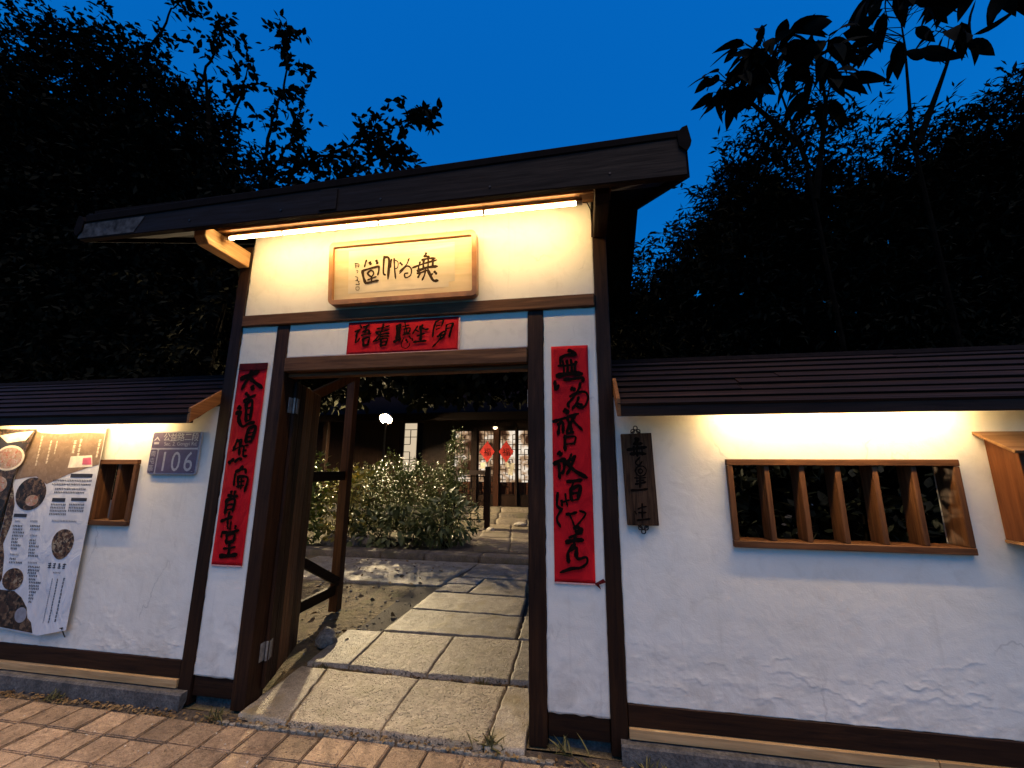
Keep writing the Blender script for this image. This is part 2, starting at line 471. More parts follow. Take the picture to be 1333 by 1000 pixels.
INK_BANNER=((-1.63, 2.37),'101 37,200 50,180;86 -2,153 43,171;86 31,164 10,127 17,112;93 18,127 7,69 30,84 41,103;85 62,187 111,202;93 91,191 79,137;93 61,149 106,160 112,132;93 52,120 128,132;123 67,94 75,43;131 67,92 115,103 110,53;130 74,43 115,50;100 173,166 271,185;100 163,140 269,155;99 190,116 271,125;100 223,204 207,140 172,89 149,66;84 169,134 202,110 188,80 157,73;91 210,104 272,105;122 207,87 211,33;129 207,86 258,88 250,39;83 213,59 249,64;106 210,32 254,39;106 322,177 358,192;121 332,174 329,72;106 354,188 357,63;68 331,143 353,147;68 333,113 355,117;120 311,58 365,79;91 386,207 396,165;83 372,171 423,180;83 382,151 428,158 425,123;60 391,152 391,122;60 406,154 406,124;68 384,121 426,124;83 376,107 435,113;45 386,86 370,42 379,16 406,6 431,23 435,46;104 404,71 418,49;90 427,95 439,78;89 449,77 456,62;105 488,169 469,141 452,112;82 473,140 497,127;104 525,176 515,153 506,139;97 523,153 547,140 571,143;119 509,167 514,56;89 486,94 543,111;141 465,51 557,55;119 621,186 605,81;104 621,190 655,208 679,203 666,158;74 628,160 658,167;74 629,134 655,145;88 701,164 756,177;132 753,173 726,71;88 706,165 702,119;66 709,137 743,144;88 652,93 689,118 694,92 661,56;73 637,83 697,99;80 668,101 654,56 604,4')
INK_PLAQUE=((-1.63, 2.83),'129 556,234 551,213;129 540,214 580,203;110 523,185 626,190;129 454,133 531,155 635,176;128 489,107 642,129;110 510,172 496,111;110 539,188 538,113;110 572,190 569,115;110 608,187 604,121;110 488,88 562,108;118 553,109 526,35;109 509,86 494,56;164 569,107 608,31 646,24;163 619,91 635,73;109 604,77 588,58;65 426,204 404,158 350,113;84 355,178 374,158;83 353,99 405,148 442,127 438,79 400,63 392,92 419,96;142 230,235 226,116 243,94;133 229,229 269,211 263,64;85 288,209 281,147;75 309,214 323,60;66 314,203 340,182 337,144 318,135;66 267,186 284,197;115 90,218 76,168;143 116,200 126,183;143 169,210 178,184;133 55,137 193,165;124 59,138 88,40;113 191,165 182,98;85 98,116 128,138 150,117 131,90 98,116;104 103,67 171,87;104 133,85 134,46;141 95,44 187,58;39 -1,202 7,163;39 -1,200 30,193 27,167;38 3,183 30,178;38 11,147 25,141 17,125;38 3,100 25,89 11,64;38 16,80 38,39;38 4,69 40,59;38 8,41 39,39;38 10,20 34,18 33,-3 12,-1 10,20')
INK_SIGN=((0.27, 1.24),'195 64,482 57,449;120 2,415 116,431;119 19,389 110,390;90 41,449 92,454;82 41,435 38,381;82 64,439 60,374;82 87,435 88,381;81 72,368 46,338 65,322 86,345;66 41,286 57,312 90,316 107,294 94,264 61,260 41,286;59 59,290 74,301 86,286 69,273 59,290;73 37,247 102,250;73 39,211 100,224;73 70,257 64,189;80 12,174 109,184;66 45,227 92,235;72 46,67 96,83;79 72,97 69,17;64 27,53 36,38;71 38,3 113,13;64 49,47 92,48')
# ------------------------------------------------------------------ shared shape makers
def plaster(name, x0, x1, z0, z1, parent, hole=None, step=0.012, depth=0.10, ridges=(), rag=0.004, yf=0.0, amp=0.0022):
    """a rendered panel: wavy hand-trowelled front with ragged paint edges and raised trowel scars"""
    def axis(a, b, h):
        br = [a, b] if h is None else [a, h[0], h[1], b]
        out = []
        for i in range(len(br) - 1):
            k = max(1, int(round((br[i + 1] - br[i]) / step)))
            out += list(np.linspace(br[i], br[i + 1], k, endpoint=False))
        return np.array(out + [b])
    X = axis(x0, x1, hole[:2] if hole else None)
    Z = axis(z0, z1, hole[2:] if hole else None)
    if ridges:
        Z = np.concatenate([np.arange(z0, 0.62, 0.0045), Z[Z > 0.625]])
    nx, nz = len(X), len(Z)
    gx, gz = np.meshgrid(X, Z)
    y = yf + amp * 2 * fbm(gx * 2.1 + 50, gz * 2.1 + 50, 3) + 0.0016 * fbm(gx * 14 + 9, gz * 14 + 3, 3)
    low = np.clip((0.75 - gz) / 0.5, 0, 1)
    y -= low * 0.0055 * np.maximum(0, fbm(gx * 12 + 31, gz * 17 + 77, 5)) * 2
    for h, wd, pts in ridges:
        lo_x = min(q[0] for q in pts) - .1; hi_x = max(q[0] for q in pts) + .1
        lo_z = min(q[1] for q in pts) - .1; hi_z = max(q[1] for q in pts) + .1
        ix = np.where((X > lo_x) & (X < hi_x))[0]; iz = np.where((Z > lo_z) & (Z < hi_z))[0]
        if len(ix) < 2 or len(iz) < 2:
            continue
        sl = np.s_[iz[0]:iz[-1] + 1, ix[0]:ix[-1] + 1]
        sx, sz = gx[sl], gz[sl]
        wx = sx + 0.045 * (vnoise(sx * 19 + 7, sz * 19) - 0.5) + 0.02 * (vnoise(sx * 55, sz * 55 + 9) - .5)
        wz = sz + 0.045 * (vnoise(sx * 19 + 77, sz * 19 + 13) - 0.5) + 0.02 * (vnoise(sx * 55 + 5, sz * 55 + 90) - .5)
        best = np.zeros_like(sx)
        for (ax, az_), (bx, bz) in zip(pts[:-1], pts[1:]):
            d = np.array([bx - ax, bz - az_]); L = max(1e-6, (d ** 2).sum())
            t = np.clip(((wx - ax) * d[0] + (wz - az_) * d[1]) / L, 0, 1)
            qx = wx - ax - t * d[0]; qz = wz - az_ - t * d[1]
            dd = np.hypot(qx, qz); sg = np.sign(-qx * d[1] + qz * d[0])
            # a flake edge: sharp lip on the lower side, feathered on the upper
            prof = np.where(sg < 0, np.exp(-(dd / (wd * .5)) ** 2), np.exp(-dd / (wd * 2.2)))
            best = np.maximum(best, prof)
        y[sl] -= 0.6 * h * best * np.clip(1.6 * vnoise(sx * 11 + 3, sz * 11 + 8) - .25, 0, 1.2)
    ex = rag * 2 * (vnoise(gx * 23 + 5, gz * 23 + 1) - 0.5)
    ez = rag * 2 * (vnoise(gx * 23 + 95, gz * 23 + 41) - 0.5)
    px, pz = gx.copy(), gz.copy()
    px[:, 0] += ex[:, 0]; px[:, -1] += ex[:, -1]; pz[0] += ez[0]; pz[-1] += ez[-1]
    V = np.stack([px, y, pz], -1).reshape(-1, 3)
    idx = np.arange(nx * nz).reshape(nz, nx)
    F = np.stack([idx[:-1, :-1], idx[:-1, 1:], idx[1:, 1:], idx[1:, :-1]], -1)
    if hole:
        cx = (X[:-1] + X[1:]) / 2; cz = (Z[:-1] + Z[1:]) / 2
        keep = ~((cx[None] > hole[0]) & (cx[None] < hole[1]) & (cz[:, None] > hole[2]) & (cz[:, None] < hole[3]))
        F = F[keep]
    F = F.reshape(-1, 4)
    loops = [np.concatenate([idx[0], idx[1:, -1], idx[-1, -2::-1], idx[-2:0:-1, 0]])]
    if hole:
        i0 = int(np.argmin(abs(X - hole[0]))); i1 = int(np.argmin(abs(X - hole[1])))
        j0 = int(np.argmin(abs(Z - hole[2]))); j1 = int(np.argmin(abs(Z - hole[3])))
        loops.append(np.concatenate([idx[j0:j1, i0], idx[j1, i0:i1], idx[j1:j0:-1, i1], idx[j0, i1:i0:-1]]))
    for L in loops:
        B = V[L].copy(); B[:, 1] = depth
        n0 = len(V); V = np.vstack([V, B]); k = len(L)
        a = np.arange(k); b2 = (a + 1) % k
        F = np.vstack([F, np.stack([L[b2], L[a], n0 + a, n0 + b2], -1)])
    return np_mesh(name, V, F, PLASTER, parent, smooth=False)

def ink(name, data, mat, parent, y, wscale=1.0, dz=0.0, dx=0.0, th=0.0):
    """brush strokes as flat tapered ribbons lying on a sheet that faces the street"""
    (ox, oz), txt = data
    V, F = [], []
    dep = 0.0
    rr = random.Random(3)
    for s_ in txt.split(';'):
        t = s_.split()
        wd = int(t[0]) / 10000 * wscale
        pts = [np.array([ox + dx + int(a.split(',')[0]) / 1000, oz + dz + int(a.split(',')[1]) / 1000]) for a in t[1:]]
        if len(pts) == 2:
            mid = (pts[0] + pts[1]) / 2; d = pts[1] - pts[0]
            pts = [pts[0], mid + np.array([-d[1], d[0]]) * rr.uniform(-.06, .06), pts[1]]
        P = [2 * pts[0] - pts[1]] + pts + [2 * pts[-1] - pts[-2]]
        cur = []
        for i in range(1, len(P) - 2):
            for k in range(5):
                u = k / 5
                a, b, c, d = P[i - 1], P[i], P[i + 1], P[i + 2]
                cur.append(0.5 * (2 * b + (c - a) * u + (2 * a - 5 * b + 4 * c - d) * u * u + (3 * b - a - 3 * c + d) * u ** 3))
        cur.append(pts[-1])
        n = len(cur)
        sw = rr.uniform(0.78, 1.28)
        dep += 0.00006
        base = len(V)
        for i, q in enumerate(cur):
            tg = cur[min(n - 1, i + 1)] - cur[max(0, i - 1)]
            tg = tg / (np.linalg.norm(tg) + 1e-9)
            nr = np.array([-tg[1], tg[0]])
            u = i / (n - 1)
            prof = (1.12 - 0.42 * math.sin(math.pi * min(1, u * 1.15)) ** 1.2 - 0.34 * u ** 4) * sw
            if i == 0: prof *= 0.55
            if i == n - 1: prof *= 0.45
            hw = wd / 2 * prof * rr.uniform(0.9, 1.1)
            if i == 0: q = q - tg * wd * 0.25
            if i == n - 1: q = q + tg * wd * 0.2
            yy = y - dep - 0.00004 * u
            for sgn in (-1, 1):
                p2 = q + nr * hw * sgn
                V.append((p2[0], yy, p2[1]))
        for i in range(n - 1):
            a = base + 2 * i
            F.append((a, a + 1, a + 3, a + 2))
    mb = MB(); mb.v = V; mb.f = F
    return mb.build(name, mat, parent)

def text_shapes(body, size):
    cu = bpy.data.curves.new('txt', 'FONT')
    cu.body = body; cu.size = size; cu.align_x = 'CENTER'; cu.align_y = 'CENTER'
    cu.resolution_u = 3
    ob = bpy.data.objects.new('txt', cu)
    COL.objects.link(ob)
    me = bpy.data.meshes.new_from_object(ob.evaluated_get(bpy.context.evaluated_depsgraph_get()))
    vs_ = [tuple(v.co) for v in me.vertices]; fs_ = [tuple(p_.vertices) for p_ in me.polygons]
    bpy.data.objects.remove(ob); bpy.data.curves.remove(cu); bpy.data.meshes.remove(me)
    return vs_, fs_
def text_on_wall(mb, body, size, cx, cz, y, sx=1.0, shear=0.0):
    vs_, fs_ = text_shapes(body, size)
    if not vs_:
        return
    x0 = (min(v[0] for v in vs_) + max(v[0] for v in vs_)) / 2; z0 = (min(v[1] for v in vs_) + max(v[1] for v in vs_)) / 2
    mb.add([(cx + (v[0] - x0) * sx + (v[1] - z0) * shear, y, cz + v[1] - z0) for v in vs_], fs_)

def sheet(name, x0, x1, z0, z1, y, mat, parent, nx=12, nz=40, amp=0.004, th=0.0012, seed=0.0):
    """thin paper with ripples, its own thickness"""
    X = np.linspace(x0, x1, nx); Z = np.linspace(z0, z1, nz)
    gx, gz = np.meshgrid(X, Z)
    yy = y + amp * fbm(gx * 4 + seed, gz * 3 + seed, 3)
    gx = gx + 0.003 * fbm(gx * 3 + seed, gz * 5, 2); gz = gz + 0.003 * fbm(gx * 5, gz * 3 + seed, 2)
    A = np.stack([gx, yy, gz], -1).reshape(-1, 3); B = A.copy(); B[:, 1] += th
    i = np.arange(nx * nz).reshape(nz, nx)
    F = np.stack([i[:-1, :-1], i[:-1, 1:], i[1:, 1:], i[1:, :-1]], -1).reshape(-1, 4)
    n = nx * nz
    Lp = np.concatenate([i[0], i[1:, -1], i[-1, -2::-1], i[-2:0:-1, 0]])
    b2 = np.roll(Lp, -1)
    F = np.vstack([F, F[:, ::-1] + n, np.stack([b2, Lp, Lp + n, b2 + n], -1)])
    return np_mesh(name, np.vstack([A, B]), F, mat, parent, smooth=False)

# ------------------------------------------------------------------ ground
g = MB()
g.add([(-150, -150, -0.045), (150, -150, -0.045), (150, 150, -0.045), (-150, 150, -0.045)], [(0, 1, 2, 3)])
structure(g.build('ground', plain('dark_ground', (0.045, 0.038, 0.03), 0.95, namp=0.4), None))

# pavement: a grit bed with the pavers as single pieces
pv = MB()
pv.add([(-16, -9, -0.012), (9, -9, -0.012), (9, -0.02, -0.012), (-16, -0.02, -0.012)], [(0, 1, 2, 3)])
pave = structure(pv.build('pavement', MORTAR, None))
def paver_mesh(seed):
    r_ = random.Random(seed)
    me = bpy.data.meshes.new('paver')
    bm = bmesh.new()
    bmesh.ops.create_cube(bm, size=1.0)
    for v in bm.verts:
        v.co = Vector((v.co.x * 0.201 + r_.uniform(-.003, .003), v.co.y * 0.198 + r_.uniform(-.003, .003), v.co.z * 0.05 - 0.025 + r_.uniform(-.001, .001)))
    bmesh.ops.bevel(bm, geom=list(bm.edges), offset=0.006, segments=2, affect='EDGES')
    bm.to_mesh(me); bm.free()
    me.materials.append(BRICK)
    return me
PM = [paver_mesh(k) for k in range(5)]
row = 0
for j in range(8):
    yc = -0.237 - 0.209 * j
    for i in range(36):
        xc = -5.06 + 0.2135 * i
        if xc > 2.3:
            break
        o = link('paver', random.choice(PM), pave)
        o.location = (xc + random.uniform(-.004, .004), yc + random.uniform(-.004, .004), random.uniform(-.003, .004))
        o.rotation_euler = (random.uniform(-.008, .008), random.uniform(-.008, .008), random.choice((0, math.pi)) + random.uniform(-.012, .012))
# crumbled mortar line between pavers and slabs
for k in range(46):
    x = -2.25 + k * 0.045 + random.uniform(-.01, .01)
    m_ = MB()
    a = random.uniform(.018, .032)
    n_ = 6
    pts = [(x + a * random.uniform(.8, 1.3) * math.cos(2 * math.pi * t / n_), -0.112 + 0.6 * a * random.uniform(.7, 1.2) * math.sin(2 * math.pi * t / n_), -0.015) for t in range(n_)]
    top = random.uniform(.012, .026)
    m_.prism(pts[::-1], (random.uniform(-.003, .003), 0, top))
    m_.build('mortar_lump', SLAB2, pave, bevel=0.003)

# garden ground
def terrain(name, x0, x1, y0, y1, z, mat, n=60, amp=0.02):
    X = np.linspace(x0, x1, n); Y = np.linspace(y0, y1, n)
    gx, gy = np.meshgrid(X, Y)
    gz = z + amp * 2 * fbm(gx * 1.7, gy * 1.7, 4)
    V = np.stack([gx, gy, gz], -1).reshape(-1, 3)
    i = np.arange(n * n).reshape(n, n)
    F = np.stack([i[:-1, :-1], i[:-1, 1:], i[1:, 1:], i[1:, :-1]], -1).reshape(-1, 4)
    return structure(np_mesh(name, V, F, mat, None, True))
terrain('garden_ground', -14, 9, -0.01, 14, -0.012, SOIL, 260, 0.022)

path = MB()
path.box(-2.2, -0.36, -0.07, 4.2, -0.06, -0.004)
path = structure(path.build('garden_path', MORTAR, None))
def slab(pts, z=0.03, mat=SLAB, name='stone_slab', parent=None, rough=0.005, n=44, grow=0.007):
    """irregular flagstone: quad outline, pitted top, broken edges"""
    mx_ = sum(q[0] for q in pts) / 4; my_ = sum(q[1] for q in pts) / 4
    pts = [(q[0] + math.copysign(grow, q[0] - mx_), q[1] + math.copysign(grow, q[1] - my_)) for q in pts]
    (ax, ay), (bx, by), (cx, cy), (dx, dy) = pts
    u, v = np.meshgrid(np.linspace(0, 1, n), np.linspace(0, 1, n))
    X = (1 - u) * (1 - v) * ax + u * (1 - v) * bx + u * v * cx + (1 - u) * v * dx
    Y = (1 - u) * (1 - v) * ay + u * (1 - v) * by + u * v * cy + (1 - u) * v * dy
    e = np.minimum(np.minimum(u, 1 - u), np.minimum(v, 1 - v))
    edge = np.clip(e * (n - 1) / 1.0, 0, 1)
    X = X + (1 - edge) * 0.007 * (vnoise(X * 14 + 3, Y * 14) - 0.5) * 1.6
    Y = Y + (1 - edge) * 0.007 * (vnoise(X * 14 + 63, Y * 14 + 21) - 0.5) * 1.6
    Zt = z + rough * 2.2 * fbm(X * 11, Y * 11, 4) - (1 - edge) * 0.006
    V = np.stack([X, Y, Zt], -1).reshape(-1, 3)
    i = np.arange(n * n).reshape(n, n)
    F = np.stack([i[:-1, :-1], i[:-1, 1:], i[1:, 1:], i[1:, :-1]], -1).reshape(-1, 4)
    Lp = np.concatenate([i[0], i[1:, -1], i[-1, -2::-1], i[-2:0:-1, 0]])
    B = V[Lp].copy(); B[:, 2] = -0.05
    n0 = n * n; k = len(Lp); a = np.arange(k); b2 = (a + 1) % k
    F = np.vstack([F, np.stack([Lp[b2], Lp[a], n0 + a, n0 + b2], -1)])
    return np_mesh(name, np.vstack([V, B]), F, mat, parent if parent else path, True)
slab([(-2.17, -.055), (-1.83, -.085), (-1.99, .545), (-2.19, .56)], mat=SLAB2)
slab([(-1.80, -.085), (-1.225, -.075), (-1.235, .535), (-1.965, .55)])
slab([(-1.205, -.075), (-.60, -.085), (-.585, .54), (-1.215, .535)])
slab([(-.575, -.085), (-.37, -.08), (-.37, .55), (-.56, .545)], mat=SLAB2)
slab([(-2.19, .63), (-1.855, .64), (-1.90, 1.29), (-2.24, 1.28)], mat=SLAB2)
slab([(-1.83, .64), (-1.205, .61), (-1.215, 1.30), (-1.875, 1.29)])
slab([(-1.18, .61), (-.58, .635), (-.60, 1.335), (-1.19, 1.31)])
slab([(-.555, .64), (-.20, .64), (-.20, 1.33), (-.575, 1.335)], mat=SLAB2)
slab([(-1.90, 1.335), (-.64, 1.37), (-.67, 1.90), (-1.885, 1.925)], mat=SLAB2)
slab([(-.61, 1.37), (-.25, 1.37), (-.25, 1.95), (-.63, 1.92)], mat=SLAB2)
slab([(-1.88, 1.965), (-.68, 1.935), (-.71, 2.53), (-1.86, 2.56)], mat=SLAB2)
slab([(-1.42, 2.60), (-.73, 2.58), (-.80, 3.22), (-1.36, 3.25)], mat=SLAB2)
slab([(-1.86, 2.62), (-1.46, 2.62), (-1.42, 2.95), (-1.80, 2.92)], mat=ROCK, rough=0.009)
slab([(-1.84, 2.97), (-1.43, 3.0), (-1.40, 3.26), (-1.80, 3.25)], mat=ROCK, rough=0.009)
slab([(-1.72, 3.32), (-.80, 3.30), (-.90, 4.15), (-1.68, 4.15)], mat=SLAB2)
pat = slab([(-4.6, 2.95), (-1.90, 2.88), (-1.735, 4.25), (-4.6, 4.25)], 0.012, SLAB2, 'patio_slab', None, 0.003, 40)
pat.parent = None
structure(pat)
# raised terrace behind, its kerb stones and upper path
kerb = structure(MB().box(-9, 3, 4.62, 4.66, -0.05, 0.05).build('terrace', SOIL, None))
for k, (a, b) in enumerate(((-5.2, -4.35), (-4.32, -3.5), (-3.47, -2.7), (-2.67, -1.75), (-1.72, -.9), (-.87, .1))):
    slab([(a, 4.32), (b, 4.30), (b, 4.63), (a, 4.64)], 0.10 + random.uniform(-.01, .01), DKSTONE, 'kerb_stone', kerb, 0.006, 16)
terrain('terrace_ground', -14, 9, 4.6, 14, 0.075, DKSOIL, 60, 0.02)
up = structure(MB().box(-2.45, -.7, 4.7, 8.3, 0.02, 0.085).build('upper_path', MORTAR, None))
yy = 4.75
k = 0
while yy < 7.9:
    ln = 0.62
    xo = -1.0 - 0.16 * (yy - 4.75)
    slab([(xo - .95, yy), (xo - .32, yy + .02), (xo - .40, yy + ln), (xo - 1.05, yy + ln - .02)], 0.12, DKSTONE, 'stone_slab', up, 0.005, 14)
    slab([(xo - .29, yy), (xo + .35, yy), (xo + .26, yy + ln), (xo - .37, yy + ln)], 0.12, DKSTONE, 'stone_slab', up, 0.005, 14)
    yy += ln + .04
st = structure(MB().box(-4.5, 1.0, 8.82, 8.98, 0.0, 0.2).build('house_steps', CONC, None))
for i, (y0, z) in enumerate(((7.95, 0.24), (8.28, 0.35), (8.6, 0.46))):
    for a in (-3.0, -2.2, -1.4, -.6):
        slab([(a, y0), (a + .78, y0), (a + .78, y0 + .34), (a, y0 + .34)], z, DKSTONE, 'step_stone', st, 0.005, 12)

# pebbles and crumbs on the bare soil beside the path
pr_ = random.Random(31)
def pebble(seed):
    r_ = random.Random(seed)
    bm = bmesh.new()
    bmesh.ops.create_icosphere(bm, subdivisions=1, radius=1.0)
    for v in bm.verts:
        v.co = Vector((v.co.x * r_.uniform(.8, 1.2), v.co.y * r_.uniform(.7, 1.1), v.co.z * r_.uniform(.45, .7)))
    me = bpy.data.meshes.new('pebble'); bm.to_mesh(me); bm.free()
    me.materials.append(ROCK)
    return me
PB = [pebble(k) for k in range(4)]
gg = bpy.data.objects['garden_ground']
for k in range(150):
    o = link('pebble', PB[k % 4], gg)
    x = pr_.uniform(-3.6, -1.95); y = pr_.uniform(.7, 2.9)
    if x > -2.25 and y < 1.35:
        x -= .4
    s_ = pr_.choice((.008, .01, .012, .016, .024))
    o.location = (x, y, .0); o.scale = (s_, s_, s_); o.rotation_euler = (0, 0, pr_.uniform(0, 6))

# ------------------------------------------------------------------ the entrance gate
gate = thing('entrance_gate', (-1.24, 0.05, 0), 'timber framed gatehouse with white plaster panels and dark overhanging gable roof', 'gate')
TF = 0.005     # front plane of the flush timbers (plaster front is y = 0)
for x0, x1, z1 in ((-2.700, -2.602, 3.30), (0.112, 0.204, 3.30)):
    MB().box(x0, x1, TF - 0.016, 0.16, 0.0, z1).build('post', DW_Z, gate, 0.004)
MB().box(-2.292, -2.186, TF - 0.012, 0.15, 0.0, 2.604).build('door_jamb', DW_Z, gate, 0.004)
MB().box(-0.346, -0.240, TF - 0.012, 0.15, 0.0, 2.604).build('door_jamb', DW_Z, gate, 0.004)
MB().box(-2.597, 0.110, -0.026, 0.12, 2.612, 2.700).build('cross_rail', RAIL, gate, 0.005)
MB().box(-2.183, -0.349, -0.022, 0.13, 2.238, 2.345).build('lintel', RAIL, gate, 0.005)
MB().box(-2.183, -0.349, 0.035, 0.11, 2.205, 2.235).build('door_stop', RAIL, gate, 0.003)
MB().box(-2.598, -2.295, TF, 0.12, 0.055, 0.182).build('bottom_rail', DW_X, gate, 0.004)
MB().box(-0.237, 0.109, TF, 0.12, 0.055, 0.182).build('bottom_rail', DW_X, gate, 0.004)
plaster('plaster_panel', -2.601, -2.294, 0.176, 2.610, gate, depth=0.09)
plaster('plaster_panel', -0.238, 0.113, 0.176, 2.610, gate, depth=0.09)
plaster('plaster_panel', -2.186, -0.346, 2.346, 2.612, gate, depth=0.09)
plaster('plaster_panel', -2.602, 0.113, 2.702, 3.46, gate, depth=0.09)
for x0, x1 in ((-2.598, -2.295), (-0.237, 0.109)):
    MB().box(x0, x1, 0.045, 0.13, -0.03, 0.056).build('gap_block', CONC, gate)  # added dark block: closes the gap under the rail to light behind
# projecting brackets with a chamfered nose
for x0, x1, mt in ((-2.703, -2.606, PALE_Y), (0.118, 0.206, DW_Y)):
    pr = [(x0, -0.02, 3.112), (x0, -0.385, 3.112), (x0, -0.425, 3.160), (x0, -0.425, 3.215), (x0, -0.395, 3.242), (x0, -0.02, 3.242)]
    MB().prism(pr, (x1 - x0, 0, 0)).build('bracket', mt, gate, 0.004)
MB().box(-2.72, 0.225, -0.335, -0.225, 3.245, 3.335).build('purlin', RAIL, gate, 0.004)
# roof: gable with the ridge over the passage, deep front eave
rf = MB()
RX0, RX1 = -3.52, 0.60
def slope(mb, y0, z0, y1, z1, t):
    mb.prism([(RX0, y0, z0), (RX0, y1, z1), (RX0, y1, z1 + t), (RX0, y0, z0 + t)], (RX1 - RX0, 0, 0))
slope(rf, -0.50, 3.20, 1.29, 4.23, 0.20)
roof = rf.build('roof', ROOFM, gate)
rr_ = MB(); slope(rr_, 3.10, 3.17, 1.292, 4.23, 0.20)
rr_.build('rear_roof', ROOFM, roof)
FA = MB()
FA.prism([(RX0 - .01, -0.552, 3.135), (RX1 + .015, -0.552, 3.130), (RX1 + .015, -0.552, 3.372), (RX0 - .01, -0.552, 3.268)], (0, 0.045, 0))
FA.build('fascia', FASC, roof, 0.004)
MB().box(-1.62, -1.50, -0.562, -0.553, 3.15, 3.30).build('joint_strap', FASC, roof, 0.002)
for x in (-3.3, -2.6, -1.9, -1.2, -.5, .2):
    MB().tube([(x, -.556, 3.19), (x, -.551, 3.19)], .007, 8).build('nail_head', IRON, roof)
MB().prism([(RX0 + .02, -0.56, 3.262), (RX1 + .0, -0.56, 3.366), (RX1 + .0, -0.56, 3.415), (RX0 + .02, -0.56, 3.325)], (0, 0.16, 0.03)).build('eave_capping', ROOFM, roof, 0.006)
# upturned end tiles on the corners of the eave
for xe, sg, zc in ((RX1, 1, 3.36), (RX0, -1, 3.245)):
    MB().prism([(xe - .025 * sg, -0.565, zc + .03), (xe + .004 * sg, -0.565, zc + .064), (xe + .032 * sg, -0.565, zc + .074), (xe + .048 * sg, -0.565, zc - .03), (xe + .040 * sg, -0.565, zc - .062), (xe + .016 * sg, -0.565, zc - .088), (xe - .02 * sg, -0.565, zc - .05)], (0, 0.12, 0.04)).build('eave_end_tile', ROOFM, roof)
MB().prism([(RX0 - .012, -0.5555, 3.142), (-3.05, -0.5555, 3.146), (-2.98, -0.5555, 3.262), (RX0 - .004, -0.5555, 3.252)], (0, 0.0030, 0)).build('grey_end', plain('grey_board', (0.055, 0.050, 0.048), 0.85, nscale=22, namp=0.7, spec=0.1), roof)  # lighter grey strip on the left end of the fascia
for xe in (RX0 - .006, RX1 + .004):
    MB().prism([(xe, -0.505, 3.145), (xe, 1.29, 4.165), (xe, 1.29, 4.40), (xe, -0.505, 3.38)], (0.035 if xe > 0 else -0.035, 0, 0)).build('bargeboard', ROOFM, roof)
    MB().prism([(xe, 3.10, 3.125), (xe, 1.295, 4.165), (xe, 1.295, 4.40), (xe, 3.10, 3.36)], (0.035 if xe > 0 else -0.035, 0, 0)).build('bargeboard', ROOFM, roof)
MB().tube([(RX0 - .05, 1.29, 4.45), (RX1 + .05, 1.29, 4.45)], 0.085, 10).build('ridge_cap', ROOFM, roof)
for k in range(3):
    y0 = -0.505 + k * 0.158; y1 = y0 + 0.155
    z0 = 3.170 + k * 0.094; z1 = z0 + 0.092
    MB().prism([(RX0 + .03, y0, z0), (RX0 + .03, y1, z1), (RX0 + .03, y1 - .01, z1 + .018), (RX0 + .03, y0 - .01, z0 + .018)], (RX1 - RX0 - .06, 0, 0)).build('soffit_board', FASC, roof, 0.002)
MB().box(-2.72, 0.225, -0.02, 0.12, 3.46, 3.56).build('wall_plate', DW_X, gate)
# gable infill over the front wall up to the roof
MB().prism([(-2.70, 0.02, 3.56), (0.204, 0.02, 3.56), (0.204, 0.02, 3.62), (-2.70, 0.02, 3.62)], (0, 0.1, 0)).build('wall_plate', DW_X, gate)
# rear posts, cross beam, ties and braces of the passage
for x in (-2.72, 0.16):
    MB().box(x - .05, x + .05, 1.76, 1.86, 0.0, 3.62).build('rear_post', WIN_Z, gate, 0.004)
    MB().bar((x, 0.16, 1.44), (x, 1.76, 1.44), 0.045, 0.10).build('tie_rail', DW_Y, gate, 0.003)
    MB().bar((x, 0.16, 0.22), (x, 1.76, 0.22), 0.045, 0.10).build('tie_rail', DW_Y, gate, 0.003)
    MB().bar((x + .03, 0.45, 1.95), (x + .03, 1.80, 2.63), 0.05, 0.095).build('brace', WIN_Z, gate, 0.003)
    MB().bar((x + .03, 0.55, 0.95), (x + .03, 1.78, 0.30), 0.04, 0.085).build('brace', DW_Y, gate, 0.003)
    MB().box(x - .05, x + .05, 0.12, 1.9, 3.56, 3.66).build('side_plate', DW_Y, gate)
for k in range(8):  # planks added out of view to block garden lamp light from the slats
    MB().box(.135, .155, .17 + k * .198, .17 + k * .198 + .192, .28, 3.4).build('light_block_plank', DW_Z, gate, 0.002)
MB().box(-2.66, 0.10, 1.77, 1.85, 2.615, 2.715).build('rear_beam', RAIL, gate, 0.004)
# the open door leaf, swung into the garden
hx, hy = -2.165, 0.115
ex, ey = -2.415, 0.775
dv = Vector((ex - hx, ey - hy, 0)); DL = dv.length; dv.normalize()
nv = Vector((dv.y, -dv.x, 0))            # towards the passage
door = MB()
def leafbox(s0, s1, t0, t1, z0, z1, mb=None):
    mb = mb or MB()
    c = []
    for z in (z0, z1):
        for s_, t in ((s0, t0), (s1, t0), (s1, t1), (s0, t1)):
            q = Vector((hx, hy, z)) + dv * s_ + nv * t
            c.append((q.x, q.y, q.z))
    return mb.add(c, [(3, 2, 1, 0), (4, 5, 6, 7), (0, 1, 5, 4), (1, 2, 6, 5), (2, 3, 7, 6), (3, 0, 4, 7)])
leafbox(0.0, DL, -0.045, -0.018, 0.30, 0.40, door)
door = door.build('door', DW_Y, gate)
for z in (1.05, 1.85):
    leafbox(0.0, DL, -0.045, -0.018, z, z + .1).build('ledge', DW_Y, door)
npl = 6
for i in range(npl):
    s0 = DL * i / npl; s1 = DL * (i + 1) / npl - 0.006
    leafbox(s0, s1, -0.016, 0.008 + random.uniform(-.002, .002), 0.075 + random.uniform(-.004, .004), 2.19 + random.uniform(-.004, .004)).build('plank', RAIL_Z if i > 1 else DW_Z, door, 0.004)
